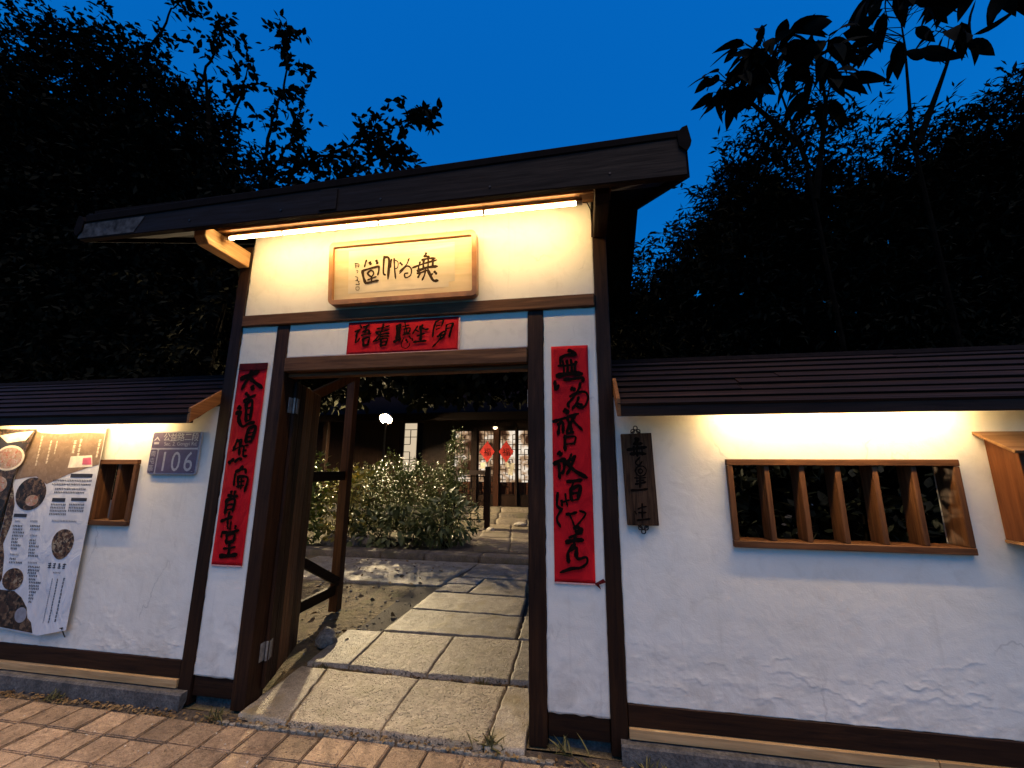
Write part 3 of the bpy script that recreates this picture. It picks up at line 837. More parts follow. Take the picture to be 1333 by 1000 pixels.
for z in (0.31, 2.0):
    leafbox(0.004, 0.055, 0.012, 0.016, z - .058, z + .058).build('hinge', STEEL, door, 0.001)
    MB().box(-2.183, -2.179, 0.07, 0.125, z - .058, z + .058).build('hinge', STEEL, gate, 0.001)
    MB().box(-0.353, -0.349, 0.02, 0.075, z - .058, z + .058).build('hinge', STEEL, gate, 0.001)
    MB().tube([(-2.165, 0.112, z - .06), (-2.165, 0.112, z + .06)], 0.008, 8).build('hinge_pin', STEEL, door)

# ------------------------------------------------------------------ lamps of the gate and the walls
def tube_lamp(name, x0, x1, y, z, r_, strength, label, cap=True):
    t = thing(name, ((x0 + x1) / 2, y, z), label, 'lamp')
    MB().tube([(x0 + .03, y, z), (x1 - .03, y, z)], r_, 12).build('tube', emit(name + '_glow', (1.0, 0.70, 0.33), strength), t, smooth=True)
    MB().box(x0 - .01, x1 + .01, y - .012, y + .012, z + r_ + .001, z + r_ + .017).build('batten', RAIL, t, 0.002)
    for a, b in ((x0 - .01, x0 + .028), (x1 - .028, x1 + .01)):
        MB().tube([(a, y, z), (b, y, z)], r_ * 1.15, 10).build('end_cap', plain('lamp_cap', (0.6, 0.58, 0.52), 0.4), t)
    return t
lt = tube_lamp('tube_lamp', -2.565, 0.035, -0.288, 3.206, 0.012, 37, 'long glowing warm tube lamp under the gate eave')
MB().tube([(0.04, -.288, 3.206), (0.075, -.27, 3.218), (0.10, -.2, 3.21), (0.108, -.12, 3.16), (0.108, -.02, 3.12)], 0.004, 6).build('cable', IRON, lt)
for x in (-2.1, -1.35, -.6):
    MB().tube([(x - .008, -.288, 3.206), (x + .008, -.288, 3.206)], 0.0145, 10).build('clip', STEEL, lt)
tube_lamp('strip_lamp', 0.78, 2.08, -0.152, 1.893, 0.010, 72, 'strip lamp tucked under the eave above the slatted window, right wall')
tube_lamp('strip_lamp', -4.75, -3.13, -0.152, 1.893, 0.010, 60, 'strip lamp tucked under the eave above the menu banners, left wall')

# ------------------------------------------------------------------ garden walls
rq0 = random.Random(12)
def wall(label, x0, x1, hole, ridges, side):
    t = thing('plaster_wall', ((x0 + x1) / 2, 0.05, 0), label, 'wall')
    plaster('plaster_panel', x0, x1, 0.262, 1.99, t, hole=hole, step=0.008, depth=0.14, ridges=ridges, rag=0.003)
    MB().box(x0, x1, TF - 0.012, 0.13, 0.152, 0.262).build('bottom_rail', DW_X, t, 0.004)
    L = x1 - x0
    k = 3
    for i in range(k):
        MB().box(x0 + L * i / k + .002, x0 + L * (i + 1) / k - .002, -0.022, 0.12, 0.098, 0.150).build('sill_board', TAN, t, 0.003)
    MB().box(x0, x1, 0.03, 0.13, -0.02, 0.097).build('footing', CONC, t)
    px0, px1 = (x0 - 1, -2.615) if side < 0 else (0.160, x1 + 1)
    # plinth kerb of concrete in lengths
    n_ = 4
    for i in range(n_):
        a = px0 + (px1 - px0) * i / n_; b = px0 + (px1 - px0) * (i + 1) / n_
        X = np.linspace(a + .002, b - .002, 40)
        V = []
        for q, x in enumerate(X):
            j = 0.006 * float(fbm(x * 9, 3.3, 3)); j2 = 0.006 * float(fbm(x * 9, 9.3, 3))
            V += [(x, -0.068 + j, -0.05), (x, -0.062 + j, 0.080 + j2), (x, -0.052 + j, 0.090 + j2), (x, 0.028, 0.091)]
        F = []
        for q in range(len(X) - 1):
            for w_ in range(3):
                F.append((q * 4 + w_, q * 4 + w_ + 4, q * 4 + w_ + 5, q * 4 + w_ + 1))
        F += [(0, 1, 2, 3), tuple(len(V) - 4 + w_ for w_ in (3, 2, 1, 0))]
        m_ = MB(); m_.v = V; m_.f = F
        m_.build('plinth_stone', CONC, t)
    # clapboard roof
    e = [(-0.205, 1.895), (0.25, 2.262)]
    nb = 8
    rp = MB().prism([(x0, -0.19, 1.895), (x0, 0.25, 2.250), (x0, 0.70, 1.90), (x0, 0.68, 1.88), (x0, 0.25, 2.22), (x0, -0.17, 1.880)], (x1 - x0, 0, 0)).build('roof', DW_X, t)
    d = Vector((0, e[1][0] - e[0][0], e[1][1] - e[0][1])); dl = d.length; d.normalize()
    nn = Vector((0, -d.z, d.y))
    for i in range(nb):
        s0 = dl * i / nb - 0.012; s1 = dl * (i + 1) / nb + 0.012
        o_ = Vector((x0 + .002, e[0][0], e[0][1]))
        a = o_ + d * s0 + nn * 0.012; b = o_ + d * s0 + nn * 0.034; c = o_ + d * s1 + nn * 0.016; q = o_ + d * s1 + nn * 0.003
        Lx = x1 - x0 - .004
        cut = [0.0] + sorted(rq0.uniform(.12, .88) for _ in range(2)) + [1.0]
        if cut[2] - cut[1] < .15:
            cut[2] = min(.95, cut[1] + .3)
        for k in range(3):
            u0, u1 = cut[k] * Lx + .001, cut[k + 1] * Lx - .0015
            j0 = Vector((u0, 0, 0)) + nn * rq0.uniform(-.003, .003); j1 = Vector((u1, 0, 0)) + nn * rq0.uniform(-.003, .003)
            V = [z_ + j0 for z_ in (a, q, c, b)] + [z_ + j1 for z_ in (a, q, c, b)]
            MB().add(V, [(3, 2, 1, 0), (4, 5, 6, 7), (0, 1, 5, 4), (1, 2, 6, 5), (2, 3, 7, 6), (3, 0, 4, 7)]).build('clapboard', CLAP, rp, 0.002)
    MB().prism([(x0, 0.20, 2.245), (x0, 0.25, 2.280), (x0, 0.30, 2.245), (x0, 0.30, 2.262), (x0, 0.25, 2.300), (x0, 0.20, 2.262)], (x1 - x0, 0, 0)).build('ridge_board', ROOFM, rp)
    MB().box(x0 + .002, x1 - .002, -0.222, -0.195, 1.842, 1.925).build('fascia', DW_X, rp, 0.003)
    xe = x1 - 0.020 if side < 0 else x0 - 0.002
    MB().prism([(xe, -0.232, 1.838), (xe, 0.0, 2.010), (xe, 0.0, 2.115), (xe, -0.232, 1.945)], (0.022, 0, 0)).build('bargeboard', END_Y, rp, 0.002)
    return t
def window(par, x0, x1, z0, z1, bars, depth=0.13):
    f = MB().box(x0, x1, -0.026, 0.11, z0, z0 + .036).build('window', WIN_X, par, 0.003)
    MB().box(x0, x1, -0.026, 0.11, z1 - .036, z1).build('window_head', WIN_X, f, 0.003)
    MB().box(x0 + .001, x0 + .032, -0.024, 0.11, z0 + .037, z1 - .037).build('window_jamb', WIN_Z, f, 0.003)
    MB().box(x1 - .032, x1 - .001, -0.024, 0.11, z0 + .037, z1 - .037).build('window_jamb', WIN_Z, f, 0.003)
    for x in bars:
        MB().box(x - .014, x + .014, -0.012, 0.10, z0 + .037, z1 - .037).build('slat', WIN_Z, f, 0.003)
    return f

def wp(px, py):
    return px
rid_r = [(.0045, .007, [(.96, .47), (1.06, .475), (1.16, .44), (1.26, .40), (1.38, .37)]),
         (.004, .006, [(.80, .36), (.92, .335), (1.05, .335), (1.10, .365), (1.12, .355)]),
         (.004, .006, [(1.58, .46), (1.68, .445), (1.78, .445)]), (.003, .007, [(1.60, .43), (1.55, .36), (1.50, .33)]),
         (.003, .007, [(1.60, .39), (1.74, .41), (1.95, .395), (2.2, .40)]), (.003, .006, [(.22, .385), (.38, .372), (.50, .36)]),
         (.003, .007, [(.42, .47), (.50, .42), (.55, .40), (.62, .385)]), (.003, .006, [(.70, .40), (.76, .39), (.80, .35)]),
         (.0025, .006, [(1.72, .55), (1.82, .56), (1.95, .60)]), (.003, .007, [(.30, .55), (.42, .52)]),
         (.0025, .006, [(.42, 1.50), (.52, 1.46), (.66, 1.47), (.76, 1.52), (.80, 1.60)]), (.002, .005, [(.62, 1.68), (.66, 1.62), (.72, 1.57)]),
         (.002, .006, [(1.10, .41), (1.20, .42), (1.24, .38)]), (.0025, .006, [(1.28, 1.055), (1.36, 1.045), (1.44, 1.058)]), (.002, .006, [(1.78, 1.03), (1.86, 1.01), (1.92, 1.03)])]
rq = random.Random(5)
for k in range(26):
    x = rq.uniform(.25, 2.6); z = rq.uniform(.29, .52)
    rid_r.append((rq.uniform(.0012, .003), rq.uniform(.004, .007), [(x, z), (x + rq.uniform(.02, .08), z + rq.uniform(-.03, .02)), (x + rq.uniform(.09, .16), z + rq.uniform(-.06, .03))]))
rid_l = [(.003, .006, [(-3.18, 1.40), (-3.05, 1.42), (-2.98, 1.46), (-2.86, 1.47)]), (.0025, .006, [(-3.30, 1.62), (-3.26, 1.70), (-3.2, 1.76)])]
for k in range(26):
    x = rq.uniform(-4.4, -2.9); z = rq.uniform(.30, .46)
    rid_l.append((rq.uniform(.0012, .003), rq.uniform(.004, .007), [(x, z), (x + rq.uniform(.02, .08), z + rq.uniform(-.03, .02)), (x + rq.uniform(.09, .16), z + rq.uniform(-.05, .03))]))
WR = wall('white plaster garden wall with slatted window, right of the gate', 0.207, 4.6, (0.850, 2.000, 1.122, 1.586), rid_r, 1)
window(WR, 0.836, 2.015, 1.108, 1.600, (1.055, 1.240, 1.425, 1.612, 1.802))
WL = wall('white plaster garden wall with small barred window, left of the gate', -9.6, -2.703, (-4.49, -3.345, 1.122, 1.576), rid_l, -1)
window(WL, -4.505, -3.331, 1.107, 1.590, (-3.505, -3.69, -3.88, -4.07, -4.26))

# ------------------------------------------------------------------ plaque, scrolls, signs
pq = thing('name_plaque', (-1.275, -0.02, 2.715), 'long pale wooden name plaque with rounded brown frame above the gate rail', 'plaque')
HONEY = plain('honey_frame_wood', (0.34, 0.15, 0.045), 0.35, nscale=9, namp=0.35)
BIRCH = wood('pale_plaque_wood', (0.58, 0.43, 0.23), (0.72, 0.56, 0.33), 'x', 0.42, 0.35, 0.05)
BIRCH2 = wood('pale_plaque_inlay', (0.66, 0.53, 0.33), (0.76, 0.63, 0.43), 'x', 0.42, 0.35, 0.05)
# the plaque leans forward at the top
def lean(x, z, out=0.0):
    k = (z - 2.722) / 0.475
    return (x, -0.042 - 0.055 * k - out, z)
def rrect(x0, x1, z0, z1, r_, n=5):
    o = []
    for cx, cz, a0 in ((x1 - r_, z1 - r_, 0), (x0 + r_, z1 - r_, 90), (x0 + r_, z0 + r_, 180), (x1 - r_, z0 + r_, 270)):
        for k in range(n + 1):
            t = R(a0 + 90 * k / n)
            o.append((cx + r_ * math.cos(t), cz + r_ * math.sin(t)))
    return o
X0, X1, Z0, Z1 = -1.855 + .02, -0.715 + .02, 2.722, 3.195
outer = rrect(X0, X1, Z0, Z1, 0.04); inner = rrect(X0 + .034, X1 - .034, Z0 + .034, Z1 - .034, 0.012)
n_ = len(outer)
fr = MB()
V = [lean(x, z, 0.03) for x, z in outer] + [lean(x, z, 0.03) for x, z in inner] + [lean(x, z, 0.004) for x, z in inner] + [lean(x, z, -0.03) for x, z in outer]
F = []
for i in range(n_):
    j = (i + 1) % n_
    F += [(i, j, n_ + j, n_ + i), (n_ + i, n_ + j, 2 * n_ + j, 2 * n_ + i), (j, i, 3 * n_ + i, 3 * n_ + j)]
fr.add(V, F).build('frame', HONEY, pq)
bd = MB()
q = rrect(X0 + .03, X1 - .03, Z0 + .03, Z1 - .03, 0.012)
bd.prism([lean(x, z, 0.008) for x, z in q], (0, 0.03, 0)).build('board', BIRCH, pq)
bd = MB()
q = [(-1.685, 2.805), (-.905, 2.805), (-.905, 2.84), (-.86, 2.845), (-.86, 3.13), (-1.685, 3.13)]
bd.prism([lean(x, z, 0.0095) for x, z in q], (0, 0.001, 0)).build('inlay', BIRCH2, pq)
lo = ink('lettering', INK_PLAQUE, INK_BR, pq, 0.0, 1.6)
for v in lo.data.vertices:      # lay the strokes on the leaning board
    wx, wy, wz = v.co.x + ORG[pq.name].x, v.co.y + ORG[pq.name].y, v.co.z + ORG[pq.name].z
    L = lean(wx, wz, 0.0105)
    v.co.y = L[1] + wy - ORG[pq.name].y
for x in (-1.62, -0.92):
    MB().tube([(x - .025, -.10, 3.19), (x - .01, -.08, 3.225), (x + .012, -.05, 3.225), (x + .025, -.03, 3.20)], 0.0035, 6).build('hanging_wire', IRON, pq)
    MB().tube([(x, -.04, 3.21), (x, 0.01, 3.215)], 0.006, 6).build('hanging_nail', IRON, pq)

def scroll(x0, x1, z0, z1, data, label, seed, nx, nz, amp=0.006, wsc=1.75):
    t = thing('red_scroll', ((x0 + x1) / 2, -0.01, z0), label, 'scroll', None)
    sheet('paper', x0, x1, z0, z1, -0.008, RED, t, nx, nz, amp, seed=seed)
    o = ink('lettering', data, INK, t, -0.0130, wsc)
    return t
s1 = scroll(-0.187, 0.055, 0.872, 2.343, INK_RIGHT, 'vertical red couplet scroll with seven black characters on the panel right of the doorway', 3.0, 14, 60)
MB().box(-0.184, 0.058, -0.0118, -0.0106, 0.866, 0.8745).build('paper_edge', PINK, s1)
MB().prism([(0.049, -0.0125, 0.875), (0.10, -0.017, 0.905), (0.115, -0.012, 0.885), (0.075, -0.02, 0.872), (0.085, -0.016, 0.845), (0.055, -0.012, 0.868)], (0, 0.0015, 0)).build('torn_strip', REDDK, s1)
s2 = scroll(-2.578, -2.333, 0.870, 2.312, INK_LEFT, 'vertical red couplet scroll with seven black characters on the panel left of the doorway', 11.0, 14, 60)
MB().box(-2.574, -2.336, -0.0118, -0.0106, 0.864, 0.8725).build('paper_edge', PINK, s2)
MB().box(-2.572, -2.327, -0.0150, -0.0128, 2.262, 2.314).build('shaded_top', REDDK, s2)  # top of the scroll in shade, painted as a dark red band
s3 = scroll(-1.690, -0.835, 2.350, 2.598, INK_BANNER, 'horizontal red paper banner with five black characters over the doorway', 23.0, 40, 14, 0.004)
MB().box(-0.838, -0.826, -0.0128, -0.0108, 2.352, 2.600).build('paper_edge', PINK, s3)
MB().box(-1.688, -0.840, -0.0112, -0.0102, 2.3445, 2.3515).build('paper_edge', PINK, s3)

# carved hanging board on the right wall
OLDW = wood('weathered_sign_wood', (0.006, 0.003, 0.002), (0.11, 0.055, 0.027), 'z', 0.85, 2.0, 0.05)
hs_ = thing('hanging_sign', (0.335, -0.01, 1.212), 'narrow dark carved wooden sign hanging between gate post and slatted window', 'sign')
MB().prism([(.238, -.036, 1.752), (.420, -.036, 1.758), (.432, -.036, 1.214), (.252, -.036, 1.212)][::-1], (0, 0.03, 0)).build('board', OLDW, hs_, 0.003)
ink('lettering', INK_SIGN, INK, hs_, -0.0372, 1.7)
for z, sg in ((1.755, 1), (1.212, -1)):
    h = MB()
    cx = 0.328 if sg > 0 else 0.343
    for (ox, oz, r_) in ((0, .034, .012), (-.017, .014, .011), (.017, .014, .011)):
        h.tube([(cx + ox + r_ * math.cos(2 * math.pi * k / 10), -.024, z + sg * oz + r_ * math.sin(2 * math.pi * k / 10)) for k in range(11)], 0.0035, 6)
    h.tube([(cx - .03, -.024, z + sg * .002), (cx, -.024, z + sg * .022), (cx + .03, -.024, z + sg * .002)], 0.004, 6)
    h.build('iron_hook', IRON, hs_)

# letterbox at the right edge
lb = thing('letterbox', (2.33, 0.0, 1.18), 'orange brown wooden letterbox with sloping lid mounted on the right wall', 'letterbox')
MB().prism([(2.166, -0.003, 1.190), (2.166, -0.170, 1.190), (2.166, -0.170, 1.640), (2.166, -0.003, 1.728)], (0.020, 0, 0)).build('side_panel', BOX_Z, lb, 0.002)
MB().prism([(2.474, -0.003, 1.190), (2.474, -0.170, 1.190), (2.474, -0.170, 1.640), (2.474, -0.003, 1.728)], (0.020, 0, 0)).build('side_panel', BOX_Z, lb, 0.002)
MB().box(2.187, 2.473, -0.167, -0.150, 1.215, 1.545).build('front_door', BOX_Z, lb, 0.002)
MB().box(2.187, 2.473, -0.166, -0.150, 1.590, 1.636).build('front_rail', BOX_Z, lb, 0.002)
MB().box(2.187, 2.473, -0.06, -0.05, 1.195, 1.66).build('inner_back', DW_Z, lb)
MB().box(2.160, 2.500, -0.176, -0.003, 1.174, 1.189).build('bottom_board', BOX_X, lb, 0.002)
MB().prism([(2.118, -0.003, 1.752), (2.118, -0.215, 1.640), (2.118, -0.208, 1.627), (2.118, -0.003, 1.735)], (0.424, 0, 0)).build('lid', BOX_X, lb, 0.0015)
MB().lathe((2.33, -0.168, 1.38), [(0.012, 0), (0.012, 0.01)], 10).build('knob', IRON, lb)

# house number plate
pl = thing('house_number_plate', (-3.025, -0.01, 1.48), 'dark blue enamel house number plate reading 106 on the left wall', 'sign')
NAVY = plain('navy_enamel', (0.075, 0.052, 0.100), 0.35, 0.0, 30, 0.2, 0.05)
SILV = plain('silver_relief', (0.36, 0.34, 0.36), 0.45, 0.3, 60, 0.15, 0.1)
def pbox(u0, u1, v0, v1):           # u to the right, v downward, both 0..1 over the plate
    return (-3.242 + .432 * u0, -3.242 + .432 * u1, 1.801 - .320 * v1, 1.801 - .320 * v0)
q = rrect(-3.242, -2.810, 1.481, 1.801, 0.022)
MB().prism([(x, -0.020, z) for x, z in q], (0, 0.014, 0)).build('backplate', SILV, pl, 0.002)
a = pbox(.022, .978, .028, .39); MB().prism([(x, -0.0222, z) for x, z in rrect(a[0], a[1], a[2], a[3], .014)], (0, .002, 0)).build('street_field', NAVY, pl)
a = pbox(.185, .978, .425, .968); MB().prism([(x, -0.0222, z) for x, z in rrect(a[0], a[1], a[2], a[3], .01)], (0, .002, 0)).build('number_field', NAVY, pl)
a = pbox(.022, .155, .425, .968); MB().prism([(x, -0.0222, z) for x, z in rrect(a[0], a[1], a[2], a[3], .01)], (0, .002, 0)).build('district_field', NAVY, pl)
def ptext(name, body, size, u, v, sx=1.0, shear=0.0):
    m_ = MB()
    text_on_wall(m_, body, size, -3.242 + .432 * u, 1.801 - .320 * v, -0.0236, sx, shear)
    return m_.build(name, SILV, pl)
for i, ch in enumerate('106'):
    ptext('digit', ch, 0.205, (.33, .575, .83)[i], .70, 0.85)
for i, ch in enumerate('公益路二段'):
    ptext('street_character', ch, 0.066, .315 + .145 * i, .135)
ptext('street_line', 'Sec. 2, Gongyi Rd.', 0.040, .615, .305, 1.0)
for i, ch in enumerate('南屯區'):
    ptext('district_character', ch, 0.046, .088, .52 + .165 * i)
m_ = MB()
ax, az_ = -3.242 + .432 * .115, 1.801 - .320 * .17
m_.prism([(ax - .03, -.0236, az_ - .018), (ax, -.0236, az_ + .016), (ax + .03, -.0236, az_ - .018), (ax + .014, -.0236, az_ - .010), (ax, -.0236, az_ + .002), (ax - .014, -.0236, az_ - .010)], (0, .001, 0))
m_.box(ax - .022, ax + .022, -.0236, -.0226, az_ - .042, az_ - .026)
m_.build('emblem', SILV, pl)
for u, v in ((.5, .012), (.5, .985), (.93, .93), (.07, .93)):
    MB().lathe((-3.242 + .432 * u, -0.0245, 1.801 - .32 * v), [(.0045, 0), (.003, .002)], 8).build('rivet', SILV, pl)

# menu banners
def food_mat(name, cols, scale):
    m, n, l, b = new_mat(name)
    g_ = nd(n, 'ShaderNodeNewGeometry')
    dn = noise(n, l, g_.outputs['Position'], scale * 0.8, 3)
    dv_ = nd(n, 'ShaderNodeVectorMath', operation='MULTIPLY_ADD'); dv_.inputs[1].default_value = (.06, .06, .06)
    l.new(dn.outputs['Color'], dv_.inputs[0]); l.new(g_.outputs['Position'], dv_.inputs[2])
    vo = nd(n, 'ShaderNodeTexVoronoi'); vo.inputs['Scale'].default_value = scale
    l.new(dv_.outputs[0], vo.inputs['Vector'])
    sp = nd(n, 'ShaderNodeSeparateColor'); l.new(vo.outputs['Color'], sp.inputs[0])
    c = ramp(n, l, sp.outputs[0], cols)
    c2 = mixc(n, l, 0.5, c.outputs[0], ramp(n, l, vo.outputs['Distance'], [(0.0, (1.3, 1.3, 1.3)), (0.06, (0.45, 0.45, 0.45))]).outputs[0], 'MULTIPLY')
    l.new(c2, b.inputs['Base Color'])
    b.inputs['Roughness'].default_value = 0.4
    return m
FOOD_A = food_mat('food_print_dark', [(0.2, (0.03, 0.015, 0.01)), (0.5, (0.12, 0.05, 0.025)), (0.75, (0.25, 0.13, 0.06)), (0.95, (0.45, 0.35, 0.22))], 62)
FOOD_B = food_mat('food_print_bowl', [(0.2, (0.45, 0.30, 0.18)), (0.5, (0.60, 0.42, 0.30)), (0.75, (0.55, 0.12, 0.05)), (0.95, (0.65, 0.55, 0.45))], 58)
FOOD_C = food_mat('food_print_brown', [(0.2, (0.27, 0.17, 0.10)), (0.6, (0.31, 0.20, 0.12)), (0.95, (0.36, 0.24, 0.15))], 40)
FOOD_D = food_mat('food_print_tea', [(0.2, (0.012, 0.008, 0.006)), (0.6, (0.06, 0.03, 0.018)), (0.95, (0.22, 0.13, 0.07))], 48)
VINYL = paper_mat('white_vinyl', (0.58, 0.57, 0.56), (0.66, 0.65, 0.64))
PRINT = plain('black_print', (0.03, 0.026, 0.03), 0.5, bstr=0)
GREYP = plain('grey_print', (0.22, 0.22, 0.24), 0.5, bstr=0)
CREAM = plain('cream_print', (0.75, 0.66, 0.5), 0.5, bstr=0)
PINKP = plain('pink_print', (0.55, 0.10, 0.16), 0.5, bstr=0)
YB = -0.036
def patch(name, pts, mat, par, lift, y=YB):
    return MB().prism([(x, y - lift, z) for x, z in pts], (0, 0.0006, 0)).build(name, mat, par)
def ell(cx, cz, rx, rz, n=28):
    return [(cx + rx * math.cos(2 * math.pi * k / n), cz + rz * math.sin(2 * math.pi * k / n)) for k in range(n)]
ba = thing('menu_banner', (-4.05, -0.03, 0.34), 'white vinyl menu banner with food photos and rows of small print, beside the small window', 'banner')
MB().prism([(-4.47, YB, 1.838), (-4.47, YB, .385), (-3.953, YB, .349), (-3.905, YB, .342), (-3.668, YB, .392), (-3.668, YB, 1.845)], (0, 0.003, 0)).build('vinyl', VINYL, ba)
patch('brown_header', [(-4.44, 1.836), (-4.46, 1.43), (-4.345, 1.448), (-4.247, 1.457), (-4.131, 1.399), (-3.937, 1.477), (-3.729, 1.537), (-3.670, 1.550), (-3.670, 1.79), (-3.85, 1.80), (-4.1, 1.79), (-4.3, 1.80)], FOOD_C, ba, .0012)
patch('food_photo', ell(-4.262, 1.325, .148, .125), FOOD_D, ba, .0020)
patch('photo_detail', ell(-4.235, 1.275, .062, .042), FOOD_B, ba, .0028)
patch('food_photo', [(-3.855 + .1 * math.cos(t) * (1 + .15 * math.sin(t)), .966 + .108 * math.sin(t)) for t in [2 * math.pi * k / 24 for k in range(24)]], FOOD_A, ba, .0020)
patch('food_photo', ell(-4.245, .705, .098, .078), FOOD_A, ba, .0028)
patch('food_photo', [(-4.466, .63), (-4.207, .625), (-4.125, .584), (-4.057, .519), (-4.030, .452), (-3.988, .425), (-3.955, .356), (-4.466, .391)], FOOD_D, ba, .0020)
patch('photo_detail', ell(-4.095, .468, .055, .052), GREYP, ba, .0028)
patch('food_photo', [(-4.466, 1.40), (-4.40, 1.25), (-4.385, 1.10), (-4.42, .95), (-4.38, .86), (-4.35, .70), (-4.38, .64), (-4.466, .635)], FOOD_A, ba, .0014)
patch('photo_detail', [(-3.952, 1.613), (-3.751, 1.622), (-3.727, 1.535), (-3.959, 1.525)], CREAM, ba, .0020)
patch('photo_detail', [(-3.83, 1.600), (-3.755, 1.605), (-3.735, 1.55), (-3.825, 1.55)], PINKP, ba, .0028)
for (x0, z1), (x1, z0) in (((-3.916, 1.481), (-3.708, 1.453)), ((-4.042, 1.298), (-3.917, 1.270)), ((-3.862, 1.302), (-3.715, 1.279)), ((-4.380, 1.174), (-4.253, 1.149))):
    patch('heading', [(x0, z0), (x1, z0), (x1, z1), (x0, z1)], PRINT, ba, .0016)
ROWS = [(-4.074, -3.702, 1.429), (-4.077, -3.70, 1.401), (-4.035, -3.743, 1.366), (-4.038, -3.742, 1.341), (-4.044, -3.896, 1.25), (-3.87, -3.719, 1.253), (-4.043, -3.89, 1.227), (-3.869, -3.718, 1.23), (-4.042, -3.883, 1.204), (-3.868, -3.717, 1.208), (-4.04, -3.88, 1.18),
        (-4.366, -4.266, 1.084), (-4.359, -4.262, 1.06), (-4.351, -4.235, 1.037), (-4.351, -4.23, 1.013), (-4.348, -4.28, .99), (-4.343, -4.276, .967), (-4.339, -4.245, .944), (-4.334, -4.264, .92), (-4.322, -4.249, .847), (-4.318, -4.193, .822),
        (-4.196, -4.101, 1.088), (-4.189, -4.096, 1.065), (-4.172, -4.102, .985), (-4.168, -4.099, .964), (-4.165, -4.068, .942), (-4.161, -4.089, .918), (-4.157, -4.085, .896), (-4.152, -4.049, .875), (-4.128, -4.019, .798), (-4.124, -4.012, .775), (-4.12, -4.034, .756), (-4.102, -4.024, .736), (-4.095, -4.028, .712), (-4.088, -3.974, .691), (-4.082, -3.988, .668), (-4.076, -3.982, .649), (-4.065, -4.005, .626), (-4.063, -4.012, .604), (-4.059, -4.002, .583), (-4.052, -4.011, .56)]
tx = MB(); gx_ = MB()
rt = random.Random(9)
def glyphs(mb, x0, x1, z, h):
    x = x0
    while x < x1 - h * .6:
        wv = h * rt.uniform(.75, .98)
        for k in range(3):                       # each unreadable character: a few tiny bars
            zz = z - h / 2 + h * (k + .15) / 3
            mb.box(x, x + wv * rt.uniform(.6, 1), YB - .0016, YB - .0010, zz, zz + h * .17)
        mb.box(x + wv * .4, x + wv * .55, YB - .0019, YB - .0012, z - h / 2, z + h / 2)
        x += h * 1.12
for x0, x1, z in ROWS:
    glyphs(tx, x0, x1, z, .0145)
for x0, x1, z in ((-4.356, -4.292, 1.119), (-4.206, -4.133, 1.123), (-4.178, -4.108, 1.02), (-4.329, -4.245, .878), (-4.137, -4.051, .827), (-3.886, -3.807, .768), (-3.999, -3.77, 1.132)):
    glyphs(gx_, x0, x1, z, .013)
for x, z1, z0, h in ((-3.772, .726, .429, .020), (-3.829, .72, .425, .015), (-3.878, .722, .422, .011)):
    z = z1
    while z > z0:
        glyphs(tx if h > .012 else gx_, x - h / 2, x + h / 2 + .004, z, h)
        z -= h * 1.25
glyphs(tx, -3.945, -3.745, .815, .040)
tx.build('lettering', PRINT, ba)['kind'] = 'stuff'
gx_.build('fine_lettering', GREYP, ba)['kind'] = 'stuff'
cr = MB()
for x, z1, z0, h in ((-4.275, 1.767, 1.55, .020), (-3.935, 1.725, 1.625, .030), (-3.88, 1.734, 1.625, .030), (-4.174, 1.727, 1.565, .022), (-4.115, 1.726, 1.625, .018), (-3.70, 1.733, 1.59, .024)):
    z = z1
    while z > z0:
        k0 = len(cr.v)
        glyphs(cr, x - h / 2, x + h / 2 + .004, z, h)
        cr.v[k0:] = [(a, b - .0012, c) for a, b, c in cr.v[k0:]]
        z -= h * 1.2
cr.build('title_lettering', CREAM, ba)['kind'] = 'stuff'
for x, z in ((-3.685, 1.83), (-3.70, .405), (-4.30, 1.825)):
    MB().lathe((x, YB - .006, z), [(.010, 0), (.010, .004)], 10).build('eyelet', IRON, ba)
MB().tube([(-3.70, YB - .004, .405), (-3.702, -.02, .36), (-3.703, -.006, .335)], 0.003, 6).build('tie_cord', IRON, ba)

bb = thing('menu_banner', (-4.9, -0.04, 0.4), 'dark food photo banner with a bowl of soup, at the left edge', 'banner')
YB2 = -0.050
MB().prism([(-5.40, YB2, 1.838), (-5.40, YB2, .42), (-4.50, YB2, .40), (-4.485, YB2, 1.13), (-4.455, YB2, 1.47), (-4.335, YB2, 1.83)], (0, 0.003, 0)).build('vinyl', FOOD_D, bb)
patch('tray_photo', [(-5.39, 1.50), (-4.53, 1.50), (-4.44, 1.58), (-4.42, 1.70), (-4.52, 1.77), (-5.39, 1.74)], PRINT, bb, .0008, YB2)
patch('bowl_photo', ell(-4.545, 1.600, .155, .100), CREAM, bb, .0016, YB2)
patch('soup_photo', ell(-4.545, 1.600, .135, .084), FOOD_B, bb, .0024, YB2)
patch('leaf_photo', [(-4.70, 1.78), (-4.55, 1.80), (-4.36, 1.815), (-4.42, 1.74), (-4.60, 1.72)], CREAM, bb, .0010, YB2)
patch('bowl_photo', ell(-4.62, 1.39, .12, .07), FOOD_B, bb, .0016, YB2)
patch('bowl_photo', ell(-4.70, 1.15, .15, .11), FOOD_A, bb, .0016, YB2)
patch('bowl_photo', ell(-4.70, .72, .16, .12), FOOD_B, bb, .0016, YB2)

